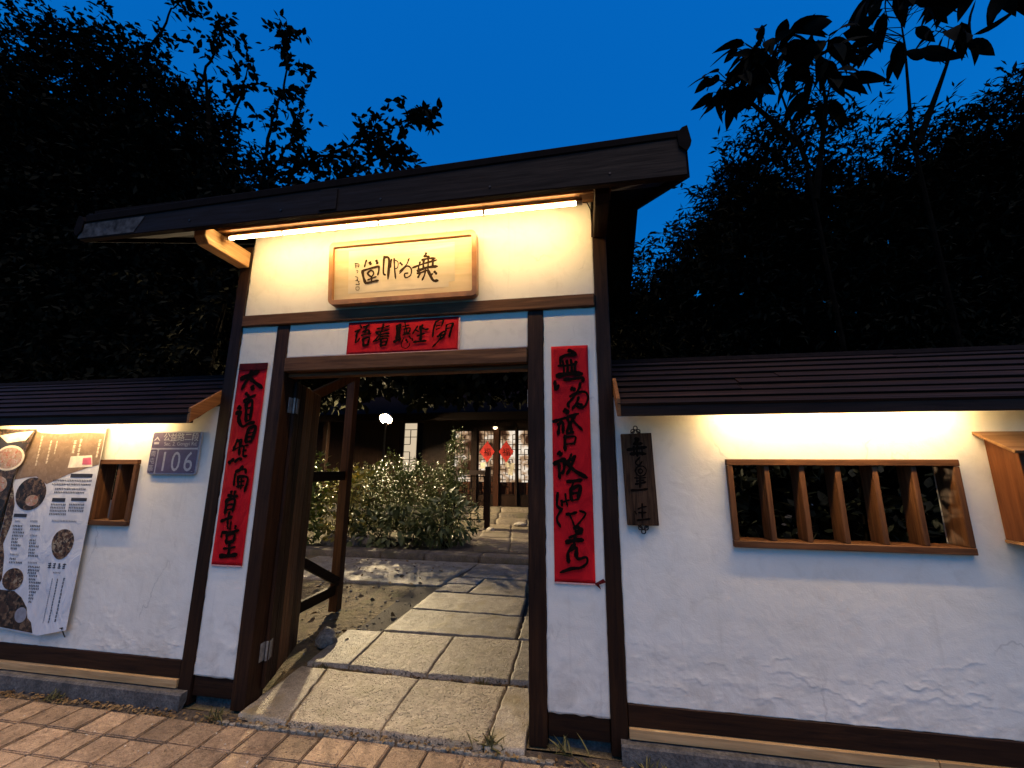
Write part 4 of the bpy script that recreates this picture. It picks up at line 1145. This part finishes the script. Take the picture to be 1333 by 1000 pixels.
# ------------------------------------------------------------------ garden: house, fence, lamp
HW = wood('house_dark_wood', (0.008, 0.004, 0.0025), (0.026, 0.012, 0.007), 'z', 0.55)
HWX = wood('house_dark_wood_crosswise', (0.008, 0.004, 0.0025), (0.026, 0.012, 0.007), 'x', 0.55)
HRED = wood('house_red_wood', (0.04, 0.013, 0.007), (0.10, 0.036, 0.018), 'z', 0.5)
def lit_mat():
    m = bpy.data.materials.new('lit_paper_window')
    m.use_nodes = True
    n, l = m.node_tree.nodes, m.node_tree.links
    n.clear()
    o = n.new('ShaderNodeOutputMaterial'); e = n.new('ShaderNodeEmission')
    g_ = nd(n, 'ShaderNodeNewGeometry')
    a = noise(n, l, g_.outputs['Position'], 2.6, 3)
    c = ramp(n, l, a.outputs[0], [(0.40, (0.05, 0.02, 0.01)), (0.52, (0.45, 0.28, 0.16)), (0.62, (1.0, 0.86, 0.70))])
    l.new(c.outputs[0], e.inputs[0]); e.inputs[1].default_value = 0.34
    l.new(e.outputs[0], o.inputs[0])
    return m
LIT = lit_mat()
house = thing('tea_house', (-3, 9.3, 0.45), 'dark timber tea house with lit lattice doors at the end of the garden path', 'house')
HY = 9.0
MB().box(-9, -5.45, HY + .02, HY + .2, 0.1, 3.3).build('wall', HW, house)
MB().box(-4.70, -3.78, HY + .02, HY + .2, 0.1, 3.3).build('wall', HW, house)
MB().box(-1.10, 4, HY + .02, HY + .2, 0.1, 3.3).build('wall', HW, house)
MB().box(-5.45, -4.70, HY + .021, HY + .2, 0.1, 1.30).build('wall', HW, house)
MB().box(-5.45, -4.70, HY + .021, HY + .2, 2.86, 3.3).build('wall', HW, house)
MB().box(-3.78, -1.10, HY + .021, HY + .2, 2.64, 3.3).build('wall', HW, house)
MB().box(-3.78, -1.10, HY + .021, HY + .2, 0.1, 0.47).build('wall', HW, house)
MB().box(-9, 4, HY + 3, HY + 3.2, 0.1, 3.3).build('wall', HW, house)
MB().box(-9.3, 4.3, HY - 0.1, HY + 3.3, -0.05, 0.44).build('platform', CONC, house)
rh = MB()
rh.prism([(-9.6, HY - .95, 2.80), (-9.6, HY + 1.6, 4.5), (-9.6, HY + 4.1, 2.80), (-9.6, HY + 4.1, 2.95), (-9.6, HY + 1.6, 4.72), (-9.6, HY - .95, 2.97)], (14.2, 0, 0))
rh = rh.build('roof', ROOFM, house)
MB().box(-9.6, 4.6, HY - .99, HY - .945, 2.79, 3.0).build('fascia', ROOFM, rh)
def lattice(mb, x0, x1, z0, z1, y, nx, nz, seed):
    r_ = random.Random(seed)
    t = 0.026
    mb.box(x0, x0 + t, y - .02, y + .02, z0, z1); mb.box(x1 - t, x1, y - .02, y + .02, z0, z1)
    mb.box(x0 + t, x1 - t, y - .019, y + .019, z0, z0 + t); mb.box(x0 + t, x1 - t, y - .019, y + .019, z1 - t, z1)
    dx = (x1 - x0) / nx; dz = (z1 - z0) / nz
    for i in range(1, nx):
        for j in range(nz):
            if r_.random() < .72:
                mb.box(x0 + i * dx - .009, x0 + i * dx + .009, y - .012, y + .012, z0 + j * dz, z0 + (j + 1) * dz)
    for j in range(1, nz):
        for i in range(nx):
            if r_.random() < .62:
                mb.box(x0 + i * dx, x0 + (i + 1) * dx, y - .010, y + .010, z0 + j * dz - .009, z0 + j * dz + .009)
for k, (x0, x1) in enumerate(((-3.72, -3.17), (-3.00, -2.51), (-2.36, -1.87), (-1.83, -1.32))):
    mb = MB(); lattice(mb, x0, x1, 0.76, 2.60, HY, 5, 13, k)
    pn = mb.build('lattice_door' if k in (1, 2) else 'lattice_window', HW, house)
    MB().box(x0 + .026, x1 - .026, HY + .05, HY + .06, 1.12, 2.57).build('pane', LIT, pn)
    MB().box(x0, x1, HY - .015, HY + .02, 0.47, 0.757).build('door_panel', HW, pn)
    MB().box(x0 + .026, x1 - .026, HY + .05, HY + .07, 0.76, 1.118).build('door_panel', HRED, pn)
mb = MB(); lattice(mb, -5.32, -4.86, 1.31, 2.85, HY, 2, 7, 9)
pn = mb.build('lattice_window', HW, house)
MB().box(-5.30, -4.88, HY + .05, HY + .06, 1.33, 2.83).build('pane', emit('lit_side_window', (1.0, 0.80, 0.55), 0.24), pn)
for x0, x1, m_ in ((-3.165, -3.005, HW), (-2.505, -2.365, HRED), (-1.868, -1.832, HW), (-3.80, -3.725, HW), (-1.318, -1.10, HW)):
    MB().box(x0, x1, HY - .06, HY + .02, 0.46, 2.66).build('door_post', m_, house, 0.004)
MB().box(-3.80, -1.10, HY - .05, HY + .02, 2.605, 2.70).build('door_head', HWX, house)
for x in (-7.4, -0.9):
    MB().box(x - .07, x + .07, HY - .78, HY - .64, 0.45, 2.86).build('porch_post', HW, house, 0.006)
pm = MB(); lattice(pm, -2.32, -1.92, 1.17, 1.45, HY - .03, 2, 2, 3)
for x, z, m_ in ((-2.10, 1.62, CREAM), (-1.98, 1.56, CREAM), (-2.83, 1.58, CREAM), (-2.02, 1.40, CREAM)):
    MB().box(x - .07, x + .07, HY - .03, HY - .025, z - .09, z + .09).build('notice', m_, house)
for x, lab in ((-2.70, 'red paper diamond with black character on the left lattice door'), (-2.145, 'red paper diamond with black character on the right lattice door')):
    d_ = thing('red_diamond', (x, HY - .04, 1.97), lab, 'paper decoration')
    MB().prism([(x - .22, HY - .070, 1.97), (x, HY - .070, 1.66), (x + .22, HY - .070, 1.97), (x, HY - .070, 2.28)], (0, .003, 0)).build('paper', plain('bright_red_paper', (0.62, 0.03, 0.015), 0.5), d_)
    t_ = MB(); text_on_wall(t_, '福', 0.23, x, 1.96, HY - .072); t_.build('character', INK, d_)
plamp = thing('porch_lamp', (-2.44, HY - .25, 2.62), 'small porch lamp glowing above the lattice doors', 'lamp')
MB().lathe((-2.44, HY - .22, 2.60), [(.02, 0), (.055, .02), (.06, .05), (.03, .09)], 14).build('bulb', emit('porch_glow', (1, .72, .42), 3), plamp, smooth=True)
MB().lathe((-2.44, HY - .22, 2.66), [(.12, 0), (.10, .03), (.03, .07), (.012, .16)], 14).build('lamp_shade', IRON, plamp)

fen = thing('lattice_fence', (-2.75, 7.2, 0.08), 'low dark lattice fence with a capped post in front of the tea house', 'fence')
for x, z1 in ((-2.27, 1.55), (-3.25, 1.50)):
    MB().box(x - .06, x + .06, 7.14, 7.26, 0.05, z1).build('post', HW, fen, 0.006)
MB().prism([(-3.18, 7.08, 1.36), (-3.18, 7.20, 1.46), (-3.18, 7.32, 1.36)], (0.85, 0, 0)).build('cap_board', HWX, fen)
mb = MB(); lattice(mb, -3.18, -2.34, 0.30, 1.33, 7.2, 5, 7, 4)
mb.build('lattice_panel', HW, fen)

gl = thing('garden_lamp', (-5.16, 7.5, 0.08), 'bright garden lamp on a thin post behind the shrubs', 'lamp')
LX, LY, LZ = -5.16, 7.5, 2.79
MB().tube([(LX, LY, 0.05), (LX, LY, LZ - .135)], 0.025, 8).build('post', IRON, gl)
MB().lathe((LX, LY, LZ), [(.02, -.062), (.055, -.036), (.066, 0), (.055, .036), (.02, .062)], 16).build('globe', emit('garden_lamp_glow', (1.0, 0.78, 0.46), 6200), gl, smooth=True)
MB().lathe((LX, LY, LZ - .14), [(.05, 0), (.06, .05), (.03, .075)], 12).build('lamp_base', IRON, gl)
# dished reflector behind and over the globe, open towards the path; added to keep light off house and crown
rv = MB(); V = []; F = []
ax_ = Vector((-.05, .68, .73)).normalized(); e1 = ax_.cross(Vector((1, 0, 0))).normalized(); e2 = ax_.cross(e1)
for i in range(9):
    th = R(4 + 88 * i / 8)
    for k in range(24):
        ph = 2 * math.pi * k / 24
        V.append(Vector((LX, LY, LZ)) + (ax_ * math.cos(th) + (e1 * math.cos(ph) + e2 * math.sin(ph)) * math.sin(th)) * .17)
for i in range(8):
    for k in range(24):
        F.append((i * 24 + k, i * 24 + (k + 1) % 24, (i + 1) * 24 + (k + 1) % 24, (i + 1) * 24 + k))
F.append(tuple(range(24)))
rv.add(V, F).build('light_shield', IRON, gl, smooth=True)

# ------------------------------------------------------------------ rocks
def rock(label, c, s, seed, mat=ROCK):
    bm = bmesh.new()
    bmesh.ops.create_icosphere(bm, subdivisions=3, radius=1.0)
    for v in bm.verts:
        k = 1 + 0.5 * float(fbm(v.co.x * 1.3 + seed, v.co.y * 1.3 + v.co.z * 1.7 + seed, 4))
        v.co = Vector((v.co.x * s[0] * k, v.co.y * s[1] * k, max(-.6, v.co.z) * s[2] * k))
    me = bpy.data.meshes.new('garden_rock')
    bm.to_mesh(me); bm.free()
    me.materials.append(mat)
    o = link('garden_rock', me)
    o.location = c
    return tag(o, label, 'rock', 'garden rocks')
rock('pale rounded rock under the shrubs beside the terrace kerb', (-4.15, 4.9, 0.14), (.20, .16, .15), 1)
rock('dark boulder low under the shrubs, left of the pale rock', (-4.75, 5.0, 0.12), (.32, .2, .15), 2)
rock('dark stone propping the open door leaf', (-2.27, 0.98, 0.06), (.09, .08, .085), 5)
rock('small stone at the foot of the lattice fence post', (-2.12, 6.9, 0.11), (.10, .09, .08), 7)
rock('flat stone on the edge of the upper path near the steps', (-1.55, 7.7, 0.16), (.16, .10, .06), 9)

# ------------------------------------------------------------------ foliage
def leaf_template(k=3, fold=0.25, droop=0.25):
    """leaf along +x, unit length, half width 1 (scaled later); centre line lowered"""
    ts = np.linspace(0, 1, k + 2)[1:-1]
    V = [(0, 0, 0)]
    for t in ts:
        wv = math.sin(math.pi * t ** 0.75) ** 0.9
        V += [(t, -wv, -droop * t * t), (t, 0, -droop * t * t - fold * 0.2), (t, wv, -droop * t * t)]
    V.append((1, 0, -droop))
    F = [(0, 2, 1), (0, 3, 2)]
    for i in range(len(ts) - 1):
        a = 1 + 3 * i
        F += [(a, a + 1, a + 4), (a, a + 4, a + 3), (a + 1, a + 2, a + 5), (a + 1, a + 5, a + 4)]
    a = 1 + 3 * (len(ts) - 1)
    e = len(V) - 1
    F += [(a, a + 1, e), (a + 1, a + 2, e)]
    return np.array(V), np.array(F)
T1 = leaf_template(1); T2 = leaf_template(2); T4 = leaf_template(5, droop=0.55)
def leaf_geo(P, D, size, ratio, tmpl, r_):
    P = np.asarray(P, float); D = np.asarray(D, float)
    D = D / (np.linalg.norm(D, axis=1, keepdims=True) + 1e-9)
    n = len(P)
    U = np.array([0, 0, 1.0]) + r_.normal(0, .45, (n, 3))
    S = np.cross(U, D); S /= np.linalg.norm(S, axis=1, keepdims=True) + 1e-9
    N = np.cross(D, S)
    T, F = tmpl
    size = np.broadcast_to(size, (n,))
    V = (P[:, None] + size[:, None, None] * (T[None, :, 0, None] * D[:, None] + ratio * T[None, :, 1, None] * S[:, None] + T[None, :, 2, None] * N[:, None]))
    FF = F[None] + (np.arange(n) * len(T))[:, None, None]
    return V.reshape(-1, 3), FF.reshape(-1, 3)
def sprig_leaves(anchors, dirs, length, per, size, r_, spread=0.9):
    """small leafy twigs: leaves set along each twig"""
    n = len(anchors)
    t = np.linspace(0.1, 1, per)
    dirs = dirs / (np.linalg.norm(dirs, axis=1, keepdims=True) + 1e-9)
    sag = np.array([0, 0, -0.25])
    P = anchors[:, None] + dirs[:, None] * (t[None, :, None] * length) + sag * (t[None, :, None] ** 2) * length
    P = P + r_.normal(0, length * .05, P.shape)
    D = dirs[:, None] * 0.7 + r_.normal(0, spread, (n, per, 3)) * np.array([1, 1, .6]) + np.array([0, 0, -.1])
    return P.reshape(-1, 3), D.reshape(-1, 3), size * r_.uniform(.65, 1.25, n * per)
def in_poly(x, z, poly):
    c = np.zeros(len(x), bool)
    j = len(poly) - 1
    for i in range(len(poly)):
        xi, zi = poly[i]; xj, zj = poly[j]
        m_ = ((zi > z) != (zj > z)) & (x < (xj - xi) * (z - zi) / (zj - zi + 1e-12) + xi)
        c ^= m_
        j = i
    return c
def sample_poly(poly, n, r_):
    P = np.array(poly); out = np.zeros((0, 2))
    while len(out) < n:
        q = r_.uniform(P.min(0), P.max(0), (n * 2, 2))
        out = np.vstack([out, q[in_poly(q[:, 0], q[:, 1], poly)]])
    return out[:n]
def merge(parts):
    V, F, k = [], [], 0
    for v, f in parts:
        V.append(v); F.append(f + k); k += len(v)
    return np.vstack(V), np.vstack(F)

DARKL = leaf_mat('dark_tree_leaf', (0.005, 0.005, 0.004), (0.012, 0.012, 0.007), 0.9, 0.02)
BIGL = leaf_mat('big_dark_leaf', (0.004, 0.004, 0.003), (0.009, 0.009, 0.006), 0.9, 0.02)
HEDGE = leaf_mat('hedge_leaf', (0.045, 0.070, 0.012), (0.135, 0.150, 0.030), 0.55, 0.22)
YELL = leaf_mat('variegated_leaf', (0.16, 0.17, 0.03), (0.40, 0.30, 0.05), 0.4, 0.5)
BROAD = leaf_mat('broad_leaf', (0.04, 0.06, 0.018), (0.12, 0.125, 0.04), 0.5, 0.3)
BARK = plain('dark_bark', (0.004, 0.003, 0.002), 0.95, nscale=14, namp=0.5, spec=0.02, bstr=0.8, bdist=0.02)

# left tree: a spreading crown over the wall and the gate roof
lt_ = thing('broadleaf_tree', (-6.3, 3.2, 0), 'big dark spreading tree behind the left wall, branch tips reaching over the gate roof', 'tree')
r1 = np.random.default_rng(21)
polyL = [(-14, 11.2), (-11.2, 11.0), (-9.4, 10.4), (-8.1, 9.4), (-7.2, 8.4), (-6.4, 7.4), (-5.9, 6.5), (-5.0, 5.8), (-4.2, 5.1), (-3.9, 4.7), (-5.9, 4.1), (-6.4, 2.0), (-14, 2.0)]
A = sample_poly(polyL, 6000, r1)
anc = np.stack([A[:, 0], r1.uniform(2.3, 4.6, len(A)), A[:, 1]], -1)
dr = np.stack([A[:, 0] + 7.5, r1.normal(0, 2.2, len(A)), A[:, 1] - 5.0], -1) + r1.normal(0, 2.2, (len(A), 3))
P, D, S = sprig_leaves(anc, dr, 0.75, 14, 0.145, r1)
parts = [leaf_geo(P, D, S, .24, T1, r1)]
inner = [(-14, 9.6), (-10, 9.4), (-8.1, 8.3), (-6.8, 7.0), (-6.0, 5.9), (-5.0, 5.2), (-6.4, 4.4), (-6.9, 2.2), (-14, 2.2)]
B_ = sample_poly(inner, 6500, r1)
P = np.stack([B_[:, 0], r1.uniform(3.2, 5.2, len(B_)), B_[:, 1]], -1)
parts.append(leaf_geo(P, r1.normal(0, 1, P.shape), r1.uniform(.35, .6, len(P)), .38, T1, r1))
tw = MB()
def branch(mb, pts, r0, leaves_n, size, rr, parts, length=0.42, per=9):
    pts = [Vector(q) for q in pts]
    cur = []
    for i in range(len(pts) - 1):
        for k in range(6):
            cur.append(pts[i].lerp(pts[i + 1], k / 6) + Vector(rr.normal(0, .02, 3)))
    cur.append(pts[-1])
    mb.tube(cur, [r0 * (1 - .85 * i / (len(cur) - 1)) for i in range(len(cur))], 6)
    an, dd = [], []
    for k in range(leaves_n):
        t = rr.uniform(.12, 1.0)
        i = min(len(cur) - 2, int(t * (len(cur) - 1)))
        q = cur[i]; d = (cur[i + 1] - cur[i]).normalized()
        an.append(q); dd.append(d * 0.8 + Vector(rr.normal(0, .75, 3)))
    P, D, S = sprig_leaves(np.array(an), np.array(dd), length, per, size, rr)
    parts.append(leaf_geo(P, D, S, .26, T2, rr))
branch(tw, [(-5.3, 2.7, 6.0), (-5.2, 2.65, 7.3), (-5.0, 2.6, 8.4), (-5.12, 2.6, 9.4)], .035, 30, .15, r1, parts, .38, 8)
branch(tw, [(-5.4, 2.7, 6.2), (-4.5, 2.6, 6.45), (-3.5, 2.6, 6.75), (-2.7, 2.6, 7.0), (-2.25, 2.6, 7.2)], .035, 66, .145, r1, parts, .40, 9)
branch(tw, [(-5.2, 2.7, 6.0), (-4.8, 2.6, 7.0), (-4.5, 2.6, 8.1)], .03, 20, .145, r1, parts, .36, 8)
branch(tw, [(-5.0, 2.7, 5.9), (-4.0, 2.6, 6.0), (-3.2, 2.6, 6.35), (-2.7, 2.6, 6.5)], .03, 64, .145, r1, parts, .45, 9)
branch(tw, [(-6.2, 2.7, 7.2), (-5.9, 2.6, 8.3), (-5.75, 2.6, 8.9)], .03, 18, .145, r1, parts, .4, 8)
branch(tw, [(-7.0, 2.7, 8.4), (-6.6, 2.6, 9.4), (-6.55, 2.6, 9.9)], .03, 16, .145, r1, parts, .4, 8)
branch(tw, [(-8.4, 2.7, 9.4), (-7.9, 2.6, 10.4), (-7.6, 2.6, 10.8)], .03, 16, .145, r1, parts, .4, 8)
V, F = merge(parts)
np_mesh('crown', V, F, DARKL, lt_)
tw.tube([(-6.4, 3.3, -.05), (-6.3, 3.2, 1.2), (-6.45, 3.2, 2.8), (-6.2, 3.1, 4.4), (-5.5, 2.9, 6.2)], [.24, .19, .16, .12, .05], 12)
tw.tube([(-6.4, 3.2, 2.6), (-7.2, 3.3, 4.2), (-8.0, 3.4, 6.2), (-9.0, 3.4, 8.4)], [.14, .11, .08, .03], 10)
tw.tube([(-6.3, 3.2, 3.6), (-6.6, 3.0, 5.4), (-6.7, 2.9, 7.4), (-7.0, 2.8, 9.0)], [.11, .09, .06, .02], 10)
tw.build('trunk', BARK, lt_)

# right: fine leaved tree filling the space behind the wall
rt_ = thing('fine_leaved_tree', (3.0, 2.6, 0), 'dense dark fine leaved tree behind the right wall', 'tree')
r2_ = np.random.default_rng(33)
polyR = [(.35, 2.0), (.45, 3.6), (.70, 4.05), (1.15, 4.3), (1.65, 4.75), (1.95, 5.3), (2.25, 5.65), (2.6, 5.8), (3.0, 5.7), (3.6, 5.5), (4.2, 5.5), (5.0, 6.0), (7.5, 6.8), (8.5, 2.0)]
A = sample_poly(polyR, 9000, r2_)
anc = np.stack([A[:, 0], r2_.uniform(1.9, 3.6, len(A)), A[:, 1]], -1)
dr = np.stack([A[:, 0] - 3.5, r2_.normal(0, 1.5, len(A)), A[:, 1] - 3.2], -1) + r2_.normal(0, 1.5, (len(A), 3))
P, D, S = sprig_leaves(anc, dr, 0.45, 14, 0.105, r2_)
parts = [leaf_geo(P, D, S, .15, T1, r2_)]
inner = [(.7, 2.2), (.75, 3.8), (1.6, 4.4), (2.0, 5.0), (2.3, 5.4), (2.6, 5.55), (3.2, 5.4), (4.2, 5.3), (5.2, 5.8), (8, 6.4), (8.5, 0.3), (.7, 0.3)]
B_ = sample_poly(inner, 8000, r2_)
P = np.stack([B_[:, 0], r2_.uniform(2.8, 4.2, len(B_)), B_[:, 1]], -1)
parts.append(leaf_geo(P, r2_.normal(0, 1, P.shape), r2_.uniform(.25, .5, len(P)), .35, T1, r2_))
V, F = merge(parts)
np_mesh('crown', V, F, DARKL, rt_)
tr = MB()
tr.tube([(3.0, 2.7, -.05), (3.05, 2.6, 1.5), (2.8, 2.6, 3.4), (2.4, 2.6, 5.2)], [.16, .13, .09, .03], 10)
tr.tube([(3.05, 2.6, 1.5), (3.8, 2.7, 3.2), (4.6, 2.8, 5.4)], [.11, .08, .03], 10)
tr.tube([(3.0, 2.6, 1.2), (2.0, 2.6, 2.6), (1.2, 2.6, 4.2)], [.09, .06, .02], 10)
tr.build('trunk', BARK, rt_)

# right: tall plant with large drooping leaves just behind the wall
def big_plant(label, base, stems, seed, extra=None):
    t = thing('large_leaved_tree', base, label, 'tree')
    rr = np.random.default_rng(seed)
    tk = MB(); parts = []
    for pts, nl, size, cl in stems:
        pts = [Vector(q) for q in pts]
        cur = []
        for i in range(len(pts) - 1):
            for k in range(8):
                cur.append(pts[i].lerp(pts[i + 1], k / 8))
        cur.append(pts[-1])
        tk.tube(cur, [max(.006, .03 * (1 - i / len(cur))) for i in range(len(cur))], 7)
        P, D, S = [], [], []
        for k in range(nl):
            u = rr.uniform(cl, 1.0)
            i = min(len(cur) - 2, int(u * (len(cur) - 1)))
            d = (cur[i + 1] - cur[i]).normalized()
            a = rr.uniform(0, 2 * math.pi)
            side = Vector((math.cos(a), .7 * math.sin(a), rr.uniform(-.1, .55)))
            stalk = cur[i] + (side * .7 + d * .4).normalized() * rr.uniform(.10, .32)
            tk.tube([cur[i], stalk], .004, 4, False)
            P.append(stalk); D.append(side * .8 + Vector((0, 0, -.45 + rr.uniform(-.3, .3)))); S.append(size * rr.uniform(.7, 1.15))
        parts.append(leaf_geo(np.array(P), np.array(D), np.array(S), .20, T4, rr))
    V, F = merge(parts)
    np_mesh('crown', V, F, BIGL, t, True)
    tk.build('trunk', BARK, t)
    return t
big_plant('large leaved tree with a dense drooping leaf cluster nearest the gate roof', (2.1, 1.0, 0),
          [([(2.1, 1.0, 0), (2.15, 1.0, 2.6), (2.1, 1.0, 4.2), (1.95, .95, 5.0), (1.85, .9, 5.45)], 64, .27, .82),
           ([(2.12, 1.0, 3.9), (2.3, .95, 4.8), (2.3, .9, 5.5)], 56, .27, .5),
           ([(2.05, 1.0, 4.5), (1.65, .95, 5.0), (1.48, .9, 5.2)], 34, .26, .4)], 4)
big_plant('large leaved tree with an upright stem against the sky at the top right', (2.95, .95, 0),
          [([(3.0, 1.0, 0), (2.97, 1.0, 2.5), (2.92, .95, 4.4), (2.98, .9, 5.3), (3.02, .9, 6.1)], 46, .27, .74),
           ([(2.95, .95, 4.3), (3.2, .9, 4.9), (3.4, .85, 5.4)], 12, .26, .6)], 5)
big_plant('large leaved tree reaching in from the top right corner', (4.3, 1.0, 0),
          [([(4.3, 1.0, 0), (4.3, 1.0, 3.0), (4.2, .9, 4.8), (3.95, .8, 5.6), (3.6, .8, 5.9)], 30, .32, .78),
           ([(4.25, 1.0, 4.0), (4.5, .9, 5.2), (4.4, .85, 6.0)], 16, .32, .6)], 6)

# garden tree whose low crown hangs over the tea house roof
gt = thing('garden_tree', (-0.2, 7.2, 0.08), 'dark low crowned tree hanging over the tea house roof', 'tree')
r3 = np.random.default_rng(8)
n_ = 16000
d = r3.normal(0, 1, (n_, 3)); d /= np.linalg.norm(d, axis=1, keepdims=True)
P = np.array([-4.6, 6.9, 4.55]) + d * r3.uniform(.2, 1, (n_, 1)) ** .4 * np.array([7.0, 1.1, 1.6])
P = P[(P[:, 2] > 3.1) & (np.hypot(P[:, 0] + 5.0, P[:, 2] - 2.75) > .75)]
n_ = len(P)
V, F = leaf_geo(P, r3.normal(0, 1, P.shape) + np.array([0, 0, -.5]), r3.uniform(.14, .34, n_), .3, T1, r3)
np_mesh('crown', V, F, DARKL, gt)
MB().tube([(-.2, 7.2, 0), (-.1, 7.15, 1.4), (-.5, 7.0, 2.9), (-1.6, 7.2, 4.4), (-3.2, 7.3, 4.9)], [.15, .12, .10, .07, .03], 10).build('trunk', BARK, gt)

# dark wood of trees behind the tea house
bw = np.random.default_rng(55)
n_ = 18000
P = np.stack([bw.uniform(-60, 40, n_), bw.uniform(13.2, 15, n_), bw.uniform(0, 7.2, n_)], -1)
P[:, 2] *= 0.8 + 0.25 * vnoise(P[:, 0] * .6 + 40, P[:, 0] * 0 + 3)
V, F = leaf_geo(P, bw.normal(0, 1, P.shape), bw.uniform(.5, 1.0, n_), .4, T1, bw)
o = np_mesh('distant_trees', V, F, DARKL)
o['kind'] = 'stuff'
tag(o, 'dark mass of trees behind the tea house roof', 'trees')

def bush(label, blobs, n, size, ratio, mat, seed, tmpl=T1, name='garden_shrub', droop=0.0, group='garden shrubs'):
    c0 = blobs[0][0]
    t = thing(name, (c0[0], c0[1], 0.08), label, 'shrub', group)
    rr = np.random.default_rng(seed)
    parts = []; tk = MB()
    for c, rad in blobs:
        k = int(n * rad[0] * rad[2])
        d = rr.normal(0, 1, (k, 3)); d /= np.linalg.norm(d, axis=1, keepdims=True)
        rho = rr.uniform(.35, 1, (k, 1)) ** .5
        bumpy = 1 + .28 * (vnoise(d[:, 0] * 3 + seed, d[:, 2] * 3 + d[:, 1] * 2 + 9)[:, None] - .5) * 2
        P = np.array(c) + d * rho * bumpy * np.array(rad)
        P = P[P[:, 2] > .06]
        D = (P - np.array(c)) / np.array(rad) + rr.normal(0, .7, P.shape) + np.array([0, 0, .25 - droop])
        parts.append(leaf_geo(P, D, size * rr.uniform(.6, 1.3, len(P)), ratio, tmpl, rr))
        for q in range(5):
            tk.tube([(c[0] + rr.normal(0, .06), c[1] + rr.normal(0, .06), .03), tuple(np.array(c) + rr.normal(0, .45, 3) * np.array(rad))], [.014, .005], 5)
    V, F = merge(parts)
    np_mesh('foliage', V, F, mat, t)
    tk.build('stem', BARK, t)
    return t
bush('tall rounded small leaved hedge shrub in front of the garden lamp', [((-4.1, 5.75, .95), (.75, .55, .85)), ((-3.5, 5.7, .85), (.7, .5, .85)), ((-4.6, 5.6, .8), (.6, .5, .75))], 7500, .052, .34, HEDGE, 1)
bush('dark small leaved shrub next to the lattice fence', [((-2.95, 5.9, .75), (.55, .45, .85)), ((-2.75, 6.1, 1.6), (.26, .25, .75))], 7500, .052, .34, HEDGE, 2)
bush('yellow green variegated shrub just right of the open door', [((-4.55, 4.95, 1.15), (.45, .35, .42)), ((-4.7, 5.0, .55), (.5, .35, .5))], 2600, .085, .36, YELL, 3)
bush('low broad leaved plant spilling over the terrace kerb', [((-3.6, 4.95, .35), (.9, .35, .38))], 900, .17, .26, BROAD, 4, T2, droop=.3)
bush('feathery light green plant beside the upper path', [((-2.55, 5.05, .55), (.55, .4, .55))], 1700, .15, .17, leaf_mat('feathery_leaf', (.05, .075, .02), (.16, .17, .05), .4, .4), 5, T2, droop=.2)
bush('low leafy plant at the left behind the passage braces', [((-5.6, 4.7, .5), (.8, .4, .55)), ((-5.9, 5.2, 1.1), (.9, .4, .7))], 1500, .12, .3, HEDGE, 6, T2)
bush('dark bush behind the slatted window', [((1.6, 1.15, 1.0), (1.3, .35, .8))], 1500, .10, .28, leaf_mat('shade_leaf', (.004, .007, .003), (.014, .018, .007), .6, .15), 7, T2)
bush('dark shrub at the right of the upper path', [((-.2, 6.2, .6), (.6, .6, .6))], 1700, .09, .3, HEDGE, 8)

# ------------------------------------------------------------------ weeds, fallen leaves, litter
def tuft(label, c, n, h, seed, mat=None):
    rr = np.random.default_rng(seed)
    P = np.array(c) + rr.normal(0, 1, (n, 3)) * np.array([.035, .018, 0])
    D = rr.normal(0, .6, (n, 3)) + np.array([0, 0, .9])
    V, F = leaf_geo(P, D, h * rr.uniform(.5, 1.2, n), .06, T2, rr)
    o = np_mesh('weed_tuft', V, F, mat or HEDGE)
    return tag(o, label, 'weed', 'weeds in the pavement joints')
WEED = leaf_mat('dry_weed', (.08, .075, .025), (.20, .165, .06), .6, .2)
tuft('grassy weed tuft at the right end of the front path slabs', (-.55, -.07, .01), 46, .10, 1, WEED)
tuft('weed tuft at the foot of the left door jamb', (-2.30, -.10, .0), 44, .07, 2, WEED)
tuft('dry weed sprig under the right plaster panel', (-.12, -.05, .0), 14, .13, 3, WEED)
tuft('small weed beside the right plinth end', (.30, -.10, .0), 22, .07, 4, WEED)
tuft('low weeds along the left plinth', (-3.55, -.10, .0), 40, .06, 5, WEED)
tuft('weeds in the joint behind the first slab row, left side', (-2.05, .59, .0), 50, .045, 6, WEED)
tuft('weeds in the joint behind the first slab row, right side', (-.75, .585, .0), 50, .045, 7, WEED)

lr = np.random.default_rng(77)
def litter(n, box, size, mat, seed, label):
    rr = np.random.default_rng(seed)
    P = np.stack([rr.uniform(box[0], box[1], n), rr.uniform(box[2], box[3], n), np.full(n, box[4]) + rr.uniform(0, .008, n)], -1)
    D = rr.normal(0, 1, (n, 3)) * np.array([1, 1, .12])
    V, F = leaf_geo(P, D, size * rr.uniform(.4, 1.3, n), .35, T2, rr)
    o = np_mesh('fallen_leaves', V, F, mat)
    o['kind'] = 'stuff'
    return tag(o, label, 'leaf litter')
DRY = leaf_mat('dry_leaf', (.10, .055, .022), (.30, .19, .08), .7, .2)
litter(420, (-4.6, -2.25, -.135, -.07, .0), .026, DRY, 1, 'dry leaf litter along the foot of the left plinth')
litter(160, (-2.2, -.35, -.135, -.075, .012), .022, DRY, 2, 'dry crumbs along the edge of the path slabs')
litter(260, (-4.5, -1.95, .9, 4.2, .022), .055, DRY, 3, 'dry leaves scattered on the bare garden soil')
litter(160, (-2.15, -.4, .55, .625, .005), .03, DRY, 4, 'dry leaves caught in the wide joint of the path')
litter(260, (-5, 1.5, -1.6, -.15, .004), .013, plain('pale_petal', (.55, .48, .38), .7, bstr=0), 5, 'tiny pale petals scattered over the pavers')
litter(180, (-.3, 2.3, -.15, -.075, .0), .03, DRY, 6, 'dry leaf litter along the foot of the right plinth')
